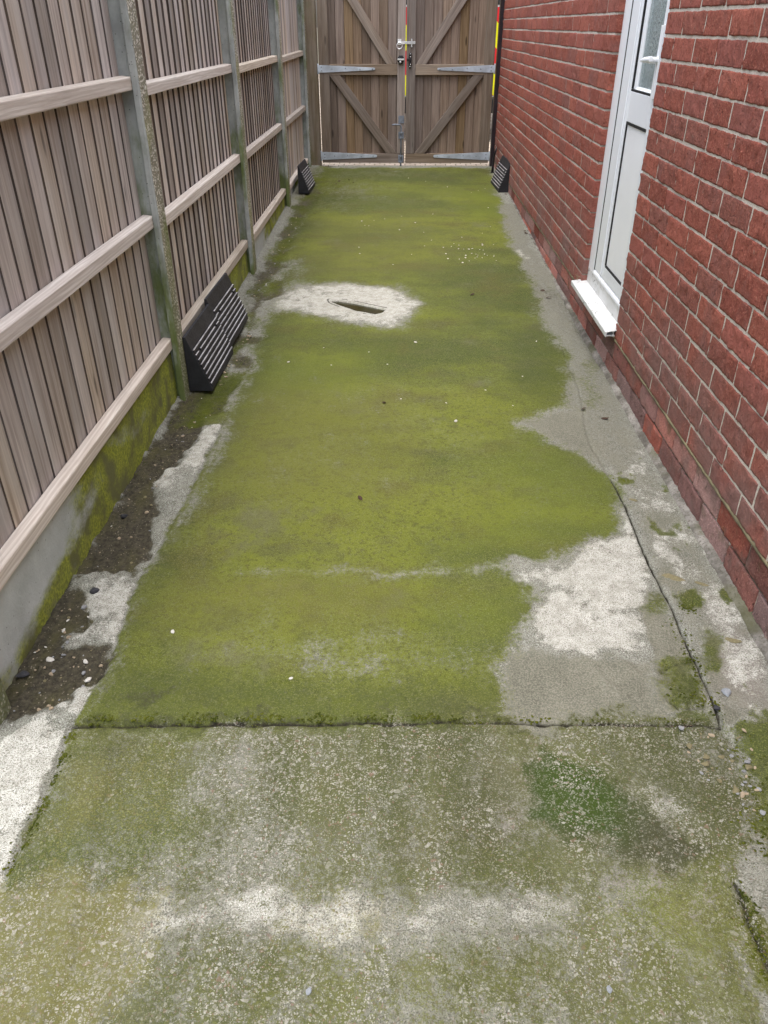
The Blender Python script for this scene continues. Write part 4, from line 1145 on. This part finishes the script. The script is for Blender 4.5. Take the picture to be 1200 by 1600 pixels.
# ring latch with bar, on the left leaf
m = MB()
m.box((-0.032, Yf - 0.004, -0.160), (0.002, Yf - 0.0003, -0.112))
m.cyl((-0.015, Yf - 0.003, -0.140), (-0.015, Yf - 0.022, -0.140), 0.009)
m.tube([(-0.015 + 0.026 * math.sin(t * math.tau / 20), Yf - 0.019, -0.166 + 0.026 * math.cos(t * math.tau / 20)) for t in range(20)], 0.0045, 0, 8, True)
m.box((0.0, Yf - 0.012, -0.153), (0.134, Yf - 0.005, -0.130))
lo = m.build('ring_latch', M['chrome'], L_, 0.001)
m = MB(); m.box((0.098, Yf - 0.016, -0.176), (0.110, Yf - 0.0003, -0.108)); m.build('latch_keep', M['chrome'], R_, 0.001)
# black lock on the left leaf, keep on the right leaf
m = MB()
m.cyl((-0.002, Yf - 0.0003, -0.278), (-0.002, Yf - 0.022, -0.278), 0.033, 0, 24)
m.box((-0.022, Yf - 0.020, -0.316), (0.018, Yf - 0.0003, -0.245))
lk = m.build('lock', M['black_metal'], L_, 0.002)
m = MB(); m.box((-0.033, Yf - 0.030, -0.284), (0.030, Yf - 0.0223, -0.270)); m.cyl((-0.006, Yf - 0.0225, -0.298), (-0.006, Yf - 0.028, -0.298), 0.009)
mo = m.build('lock_bolt', M['chrome'], None, 0.001); mo.parent = lk
m = MB()
m.box((0.078, Yf - 0.012, -0.330), (0.104, Yf - 0.0003, -0.236))
m.cyl((0.094, Yf - 0.0003, -0.232), (0.094, Yf - 0.014, -0.232), 0.012, 0, 14); m.cyl((0.090, Yf - 0.0003, -0.336), (0.090, Yf - 0.014, -0.336), 0.012, 0, 14)
m.box((0.058, Yf - 0.018, -0.290), (0.106, Yf - 0.012, -0.268))
lk2 = m.build('lock_keep', M['black_metal'], R_, 0.002)
for xx, zz_ in ((0.092, -0.254), (0.094, -0.318), (0.094, -0.232), (0.090, -0.336)):
    m = MB(); m.cyl((xx, Yf - 0.0115, zz_), (xx, Yf - 0.017, zz_), 0.0045, 0, 8)
    mo = m.build('screw_head', M['chrome'], None); mo.parent = lk2
# drop bolt on the left leaf
m = MB()
m.tube([(-0.082, Yf - 0.030, -0.836), (-0.060, Yf - 0.026, -0.833), (-0.005, Yf - 0.016, -0.836), (0.008, Yf - 0.013, -0.850), (0.0085, Yf - 0.013, -0.93), (0.0085, Yf - 0.013, -1.236)], 0.0075, 0, 10)
db = m.build('drop_bolt', M['dull_steel'], L_)
for za_, zb_ in ((-0.825, -0.757), (-0.962, -0.900), (-1.180, -1.112)):
    m = MB()
    m.box((-0.020, Yf - 0.0035, za_), (0.036, Yf - 0.0003, zb_)) if za_ > -0.85 else m.box((-0.018, Yf - 0.0035, za_), (0.034, Yf - 0.0003, zb_))
    if za_ < -0.85:
        m.box((-0.004, Yf - 0.024, zb_ - 0.014), (0.021, Yf - 0.0036, zb_ - 0.002)); m.box((-0.004, Yf - 0.024, za_ + 0.002), (0.021, Yf - 0.0036, za_ + 0.014))
    mo = m.build('bolt_bracket', M['dull_steel'], None, 0.001); mo.parent = db

# thin black catch standing at the right end of the gate
m = MB()
z_ = float(zg(8.1))
m.tube([(0.905, 8.16, z_ - 0.03), (0.906, 8.16, z_ + 0.05), (0.910, 8.16, z_ + 0.14), (0.922, 8.16, z_ + 0.19), (0.934, 8.16, z_ + 0.225)], [0.013, 0.011, 0.011, 0.010, 0.004], 0, 8)
m.box((0.888, 8.135, z_ - 0.004), (0.925, 8.185, z_ + 0.008))
tag(m.build('gate_catch', M['black_metal']), 'thin black metal gate catch standing on the ground behind the right-hand ramp', 'gate catch')

# ------------------------------------------------------------------ van with red and yellow chevrons parked beyond the gate
VY, VX, VG = 10.6, 0.60, -1.224
van = empty('parked_van', (VX, VY, VG), 'white van with red and yellow rear chevrons, glimpsed through the gate slits', 'van')
m = MB()
side = [(0.0, 0.42), (0.0, 1.95), (0.10, 2.05), (3.6, 2.05), (4.3, 1.30), (5.1, 1.10), (5.2, 0.42)]
m.prism([(VY + a, VG + b) for a, b in side], 0, VX - 0.95, VX + 0.95)
m.build('body', M['van_white'], van, 0.04, segs=3)
# chevrons on the rear doors
mr, my = MB(), MB()
Yc = VY - 0.004
per = 0.508; half = per / 2; slope = 1.06
zlo, zhi = 0.50, 1.40
ncol = 12
for sgn in (-1, 1):
    for c in range(ncol):
        u0, u1 = 0.90 * c / ncol, 0.90 * (c + 1) / ncol
        for st in range(-6, 14):
            b0 = st * half + 0.02
            def cl(v): return min(max(v, zlo), zhi)
            z00, z01 = b0 - slope * u0, b0 - slope * u1
            q = [(u0, cl(z00)), (u1, cl(z01)), (u1, cl(z01 + half)), (u0, cl(z00 + half))]
            if q[3][1] - q[0][1] < 1e-4 and q[2][1] - q[1][1] < 1e-4: continue
            V = [(VX + sgn * a, Yc, VG + b) for a, b in q]
            (mr if st % 2 else my).add(V, [(0, 1, 2, 3)])
mr.build('red_chevrons', M['red_film'], van); my.build('yellow_chevrons', M['yellow_film'], van)
m = MB()
for sgn in (-1, 1): m.box((VX + sgn * 0.47 - 0.33, VY - 0.008, VG + 1.42), (VX + sgn * 0.47 + 0.33, VY - 0.0005, VG + 1.86))
m.build('rear_window', M['van_glass'], van, 0.003)
m = MB(); m.box((VX - 0.94, VY - 0.14, VG + 0.32), (VX + 0.94, VY - 0.001, VG + 0.49)); m.build('bumper', M['black_metal'], van, 0.02)
for sgn in (-1, 1):
    m = MB(); m.box((VX + sgn * 0.925 - 0.022, VY - 0.02, VG + 0.60), (VX + sgn * 0.925 + 0.022, VY - 0.0055, VG + 1.10)); m.build('tail_light', M['tail_red'], van, 0.004)
    for yy_ in (0.95, 4.3):
        m = MB()
        xw = VX + sgn * 0.84
        pts = [(xw + 0.0, VY + yy_ + 0.27 * math.cos(t * math.tau / 28), VG + 0.34 + 0.27 * math.sin(t * math.tau / 28)) for t in range(28)]
        m.tube(pts, 0.072, 0, 10, True)
        wo = m.build('wheel', M['tyre'], van)
        m = MB(); m.cyl((xw - 0.05, VY + yy_, VG + 0.34), (xw + 0.05, VY + yy_, VG + 0.34), 0.21, 0, 24)
        ro = m.build('rim', M['galv'], None, 0.004); ro.parent = wo

# ------------------------------------------------------------------ black rubber kerb ramps stood on end
def ramp_meshes():
    """right-angled wedge, 0.10 deep at its foot, 0.235 tall; ribbed slope faces +X; Y is its length"""
    L, D, H, T = 0.455, 0.100, 0.240, 0.022
    m = MB()
    body = [(0, 0), (D, 0), (D, 0.012), (T * 0.5, H), (0, H)]
    m.prism(body, 1, 0, L)
    return m, L, D, H
def make_ramp(lab, loc, rotz, size=1.0):
    root = empty('kerb_ramp', loc, lab, 'kerb ramp', 'black rubber kerb ramps standing on end')
    root.rotation_euler = (0, 0, rotz); root.scale = (size, size, size)
    L, D, H, T = 0.455, 0.100, 0.240, 0.011
    def put(mb_, name, mat, bev, par=None):
        o = mb_.build(name, mat, None, bev); o.parent = par or root; return o
    m = MB(); m.prism([(0, 0), (D, 0), (D, 0.012), (T, H), (0, H)], 1, 0, L); b = put(m, 'body', M['rubber'], 0.002)
    sx, sz = (T - D), (H - 0.012)
    ln = math.hypot(sx, sz); tx, tz = sx / ln, sz / ln; nx_, nz_ = tz, -tx
    ribs = MB(); worn_or_lit = MB()
    for k in range(8):
        t0 = 0.012 + k * 0.0225; t1 = t0 + 0.0135
        segs_ = [(0.004, L - 0.004)]
        if k == 6: segs_ = [(0.004, 0.055), (0.085, L - 0.085), (L - 0.055, L - 0.004)]
        for (s0, s1) in segs_:
            P = lambda t, h: (D + tx * t + nx_ * h, 0.012 + tz * t + nz_ * h)
            ribs.prism([P(t0, -0.001), P(t0 + 0.001, 0.0065), P(t1 - 0.002, 0.0065), P(t1, -0.001)], 1, s0, s1)
            worn_or_lit.prism([P(t1 - 0.0042, 0.0064), P(t1 - 0.0042, 0.0072), P(t1 - 0.0020, 0.0072), P(t1 - 0.0006, 0.0040), P(t1 - 0.0014, 0.0036)], 1, s0 + 0.001, s1 - 0.001)
    rb = put(ribs, 'ribs', M['rubber'], 0)
    put(worn_or_lit, 'rib_edge_glints', M['rib_glint'], 0)  # strips carrying the painted highlight of each rib
    return root
make_ramp('nearer of the two black ramps side by side on the fence, end face toward camera', (-0.899, 3.075, float(zg(3.1)) - 0.004), R(-0.8))
make_ramp('farther of the two black ramps leaning side by side on the fence', (-0.905, 3.533, float(zg(3.6)) + 0.009), R(-1.0))
make_ramp('single black ramp leaning on the fence at the far end, near the gate post', (-0.880, 7.14, float(zg(7.3)) - 0.004), R(-2), 0.92)
make_ramp('single black ramp leaning on the brick wall at the right, near the gate', (0.940, 7.66, float(zg(7.4)) - 0.004), R(180 + 3))

# ------------------------------------------------------------------ loose stones, chips and leaves
def stone_mesh(name, mat, seed, sub=2, flat=0.6, ang=0.5):
    sub = min(sub, 2)
    rr = random.Random(seed)
    bm = bmesh.new(); bmesh.ops.create_icosphere(bm, subdivisions=sub, radius=1.0)
    dirs = [Vector((rr.gauss(0, 1), rr.gauss(0, 1), rr.gauss(0, 1))).normalized() for _ in range(13)]
    for v in bm.verts:
        r_ = 1.0
        for d in dirs:
            t_ = v.co.dot(d)
            if t_ > 0.5: r_ = min(r_, 0.5 / t_)
        v.co = v.co * r_ * (1.35 + rr.uniform(-ang, ang) * 0.12)
        v.co.z *= flat; v.co.x *= 1.25
    me_ = bpy.data.meshes.new(name); bm.to_mesh(me_); bm.free(); me_.materials.append(mat); return me_
def stone(name, me_, x, y, size, lab, cat, group=None, sink=0.3, rot=None, scale=None):
    o = bpy.data.objects.new(name, me_); C.objects.link(o)
    sc_ = scale or (size, size, size)
    o.scale = sc_; o.rotation_euler = (random.uniform(-0.2, 0.2), random.uniform(-0.2, 0.2), random.uniform(0, 6.28) if rot is None else rot)
    o.location = (x, y, zat(x, y) + sc_[2] * 0.5 * (1 - sink))
    return tag(o, lab, cat, group)
def at_px(px): return on_ground(*px)
one = [
    ((192, 801), 'stone_dark', 0.013, 'dark angular stone in the gutter below the nearest gravel board', 0),
    ((147, 926), 'stone_dark', 0.013, 'black stone lying on the pale broken concrete beside the gutter', 0),
    ((36, 1050), 'stone_dark', 0.014, 'flat dark slate chip in the gutter near the left edge', 0),
    ((75, 1025), 'stone_pale', 0.010, 'white stone in the gutter, next to the dark slate chip', 0),
    ((136, 1056), 'stone_pale', 0.009, 'pale round stone at the gutter edge near the slab corner', 0),
    ((1135, 1084), 'stone_blue', 0.012, 'blue-grey stone on the right strip beside the slab corner', 0),
    ((1121, 1108), 'stone_dark', 0.008, 'black stone wedged in the crack at the right slab corner', 0),
    ((712, 659), 'stone_pale', 0.009, 'lone white chip on the green moss in the middle of the slab', 0),
    ((128, 770 + 300), 'stone_grey', 0.010, 'small grey stone near the pale end of the gutter', 0),
    ((482, 1548), 'stone_blue', 0.006, 'bluish white flint set in the near slab at the bottom', 0),
    ((953, 1545), 'stone_blue', 0.006, 'bluish flint in the near slab toward the bottom right corner', 0),
    ((270, 988), 'stone_pale', 0.006, 'small white chip on the moss beside the left slab edge', 0),
    ((455, 1060), 'stone_pale', 0.0045, 'small white chip on the moss just above the slab joint', 0),
]
for (px, mt, sz, lab, _) in one:
    x, y = at_px(px)
    me_ = stone_mesh('stone', M[mt], hash(lab) % 9999 if False else int(px[0] * 7 + px[1]), 2, 0.6)
    stone('stone', me_, x, y, sz, lab, 'stone')
for k, (px, ln, lab) in enumerate([((1050, 901), 0.030, 'long flat mossy stone bedded in the right strip beside the crack'), ((1097, 913), 0.024, 'mossy flat stone bedded in the right strip, closest to the wall foot'),
                    ((1142, 1000), 0.024, 'flat brown stone bedded in the right strip above the blue-grey stone'), ((990, 782), 0.016, 'small round brown stone bedded in the right strip by the bend of the crack')]):
    x, y = at_px(px)
    me_ = stone_mesh('stone', M['mossy_stone'], 300 + k, 3, 0.5)
    stone('stone', me_, x, y, ln, lab, 'stone', None, 0.9, R(-25), (ln, ln * 0.42, 0.008))
# gravel scattered in the gutter
gut = [[on_ground(*p) for p in poly] for poly in (
    [(290, 640), (340, 640), (250, 760), (235, 840), (205, 890), (125, 900), (200, 760)],
    [(90, 940), (150, 950), (110, 1000), (170, 1010), (150, 1050), (100, 1085), (60, 1120), (5, 1130), (15, 1080)],
    [(390, 470), (420, 440), (445, 390), (475, 330), (450, 345), (405, 430)],
    [(300, 625), (345, 600), (395, 520), (388, 510), (330, 615)])]
def inside(poly, x, y):
    c = False; n = len(poly)
    for i in range(n):
        x0, y0 = poly[i]; x1, y1 = poly[(i + 1) % n]
        if (y0 > y) != (y1 > y) and x < (x1 - x0) * (y - y0) / (y1 - y0) + x0: c = not c
    return c
def scatter(polys, counts, meshes, s0, s1, name, lab, cat, group, sink=0.3):
    for poly, cnt in zip(polys, counts):
        xs_ = [p[0] for p in poly]; ys_ = [p[1] for p in poly]; k = 0; tr = 0
        while k < cnt and tr < 5000:
            tr += 1
            x, y = random.uniform(min(xs_), max(xs_)), random.uniform(min(ys_), max(ys_))
            if not inside(poly, x, y): continue
            sz = s0 + (s1 - s0) * random.random() ** 2.2
            stone(name, random.choice(meshes), x, y, sz, lab, cat, group, sink); k += 1
tan = [stone_mesh('pebble', M[mm], 40 + i, 2, 0.65) for i, mm in enumerate(('stone_tan', 'stone_tan', 'stone_grey', 'mossy_stone', 'stone_pale', 'stone_tan', 'stone_grey'))]
scatter(gut, (46, 52, 36, 26), tan, 0.0025, 0.0075, 'pebble', 'small loose pebble in the dirt gutter along the fence', 'pebble', 'loose pebbles in the gutter')
chip = [stone_mesh('white_chip', M['stone_pale'], 80 + i, 1, 0.35) for i in range(3)]
chip_polys = [[on_ground(*p) for p in poly] for poly in (
    [(690, 380), (780, 378), (785, 412), (700, 412)], [(560, 340), (780, 330), (790, 400), (560, 420)], [(600, 265), (770, 265), (775, 330), (600, 320)], [(420, 520), (870, 520), (880, 640), (380, 640)])]
scatter(chip_polys, (30, 22, 7, 12), chip, 0.004, 0.009, 'white_chip', 'tiny white chip scattered on the mossy slab beyond the middle', 'chip', 'white chips scattered on the far slab', 0.2)
rgt = [[on_ground(*p) for p in poly] for poly in ([(1040, 1130), (1180, 1140), (1200, 1270), (1130, 1250)], [(1130, 1180), (1180, 1180), (1200, 1240), (1150, 1240)])]
scatter(rgt, (34, 12), [stone_mesh('stone_chip', M[mm], 60 + i, 2, 0.55) for i, mm in enumerate(('stone_grey', 'mossy_stone', 'stone_tan', 'stone_grey'))], 0.003, 0.009, 'stone_chip', 'loose grey stone chip on the broken concrete at the right foreground', 'stone', 'loose chips at the broken slab corner')
# dry leaves and scraps
def leaf_mesh(seed):
    rr = random.Random(seed); bm = bmesh.new(); n = 7; L = []; Rr = []
    for i in range(n):
        t_ = i / (n - 1); wd = 0.38 * math.sin(math.pi * (0.06 + 0.9 * t_)) ; c_ = 0.25 * math.sin(2.6 * t_ + seed) + rr.uniform(-.04, .04)
        L.append(bm.verts.new((t_ - .5, wd, c_ + rr.uniform(0, .2)))); Rr.append(bm.verts.new((t_ - .5, -wd, c_ + rr.uniform(0, .2))))
    Mi = [bm.verts.new((i / (n - 1) - .5, 0, 0.25 * math.sin(2.6 * i / (n - 1) + seed))) for i in range(n)]
    for i in range(n - 1):
        bm.faces.new((L[i], Mi[i], Mi[i + 1], L[i + 1])); bm.faces.new((Mi[i], Rr[i], Rr[i + 1], Mi[i + 1]))
    me_ = bpy.data.meshes.new('dry_leaf'); bm.to_mesh(me_); bm.free(); me_.materials.append(M['leaf']); return me_
leaf_pts = [((848, 453), 'dark dry leaf by the wall foot left of the door sill'), ((857, 465), 'curled brown leaf by the wall foot, nearest the door sill'), ((738, 461), 'dark scrap of leaf on the moss right of the drain slot'),
            ((945, 655), 'small dark scrap on the grey concrete below the door sill'), ((822, 365), 'dry leaf at the wall foot, far along the brick wall'), ((820, 362), None), ((912, 640), None), ((498, 300), 'dark leaf scrap in front of the far left ramp'),
            ((530, 283), None), ((545, 281), None), ((552, 285), None), ((568, 280), None), ((525, 287), None), ((790, 305), None), ((784, 300), None), ((563, 780), None), ((600, 720 - 90), None)]
for k, (px, lab) in enumerate(leaf_pts):
    x, y = on_ground(*px)
    o = bpy.data.objects.new('dry_leaf', leaf_mesh(k)); C.objects.link(o)
    s_ = 0.030 if lab else 0.022
    o.scale = (s_, s_, s_ * 0.5); o.rotation_euler = (random.uniform(-.3, .3), random.uniform(-.3, .3), random.uniform(0, 6.28)); o.location = (x, y, zat(x, y) + 0.005)
    if lab: tag(o, lab, 'leaf')
    else: tag(o, 'tiny dark crumb of dry leaf lying on the passage floor', 'leaf', 'crumbs of dry leaf on the floor')
# dead grass stem at the far end of the sill
m = MB()
for k in range(4):
    a = random.uniform(-0.03, 0.03)
    m.tube([(0.93, 4.05, -1.125), (0.925 + a * .3, 4.04, -1.10), (0.915 + a, 4.01 - k * .01, -1.075 - abs(a))], [0.0012, 0.001, 0.0006], 0, 5)
tag(m.build('dead_grass', M['stem']), 'few dry straw stems at the far end of the white door sill', 'dry grass')
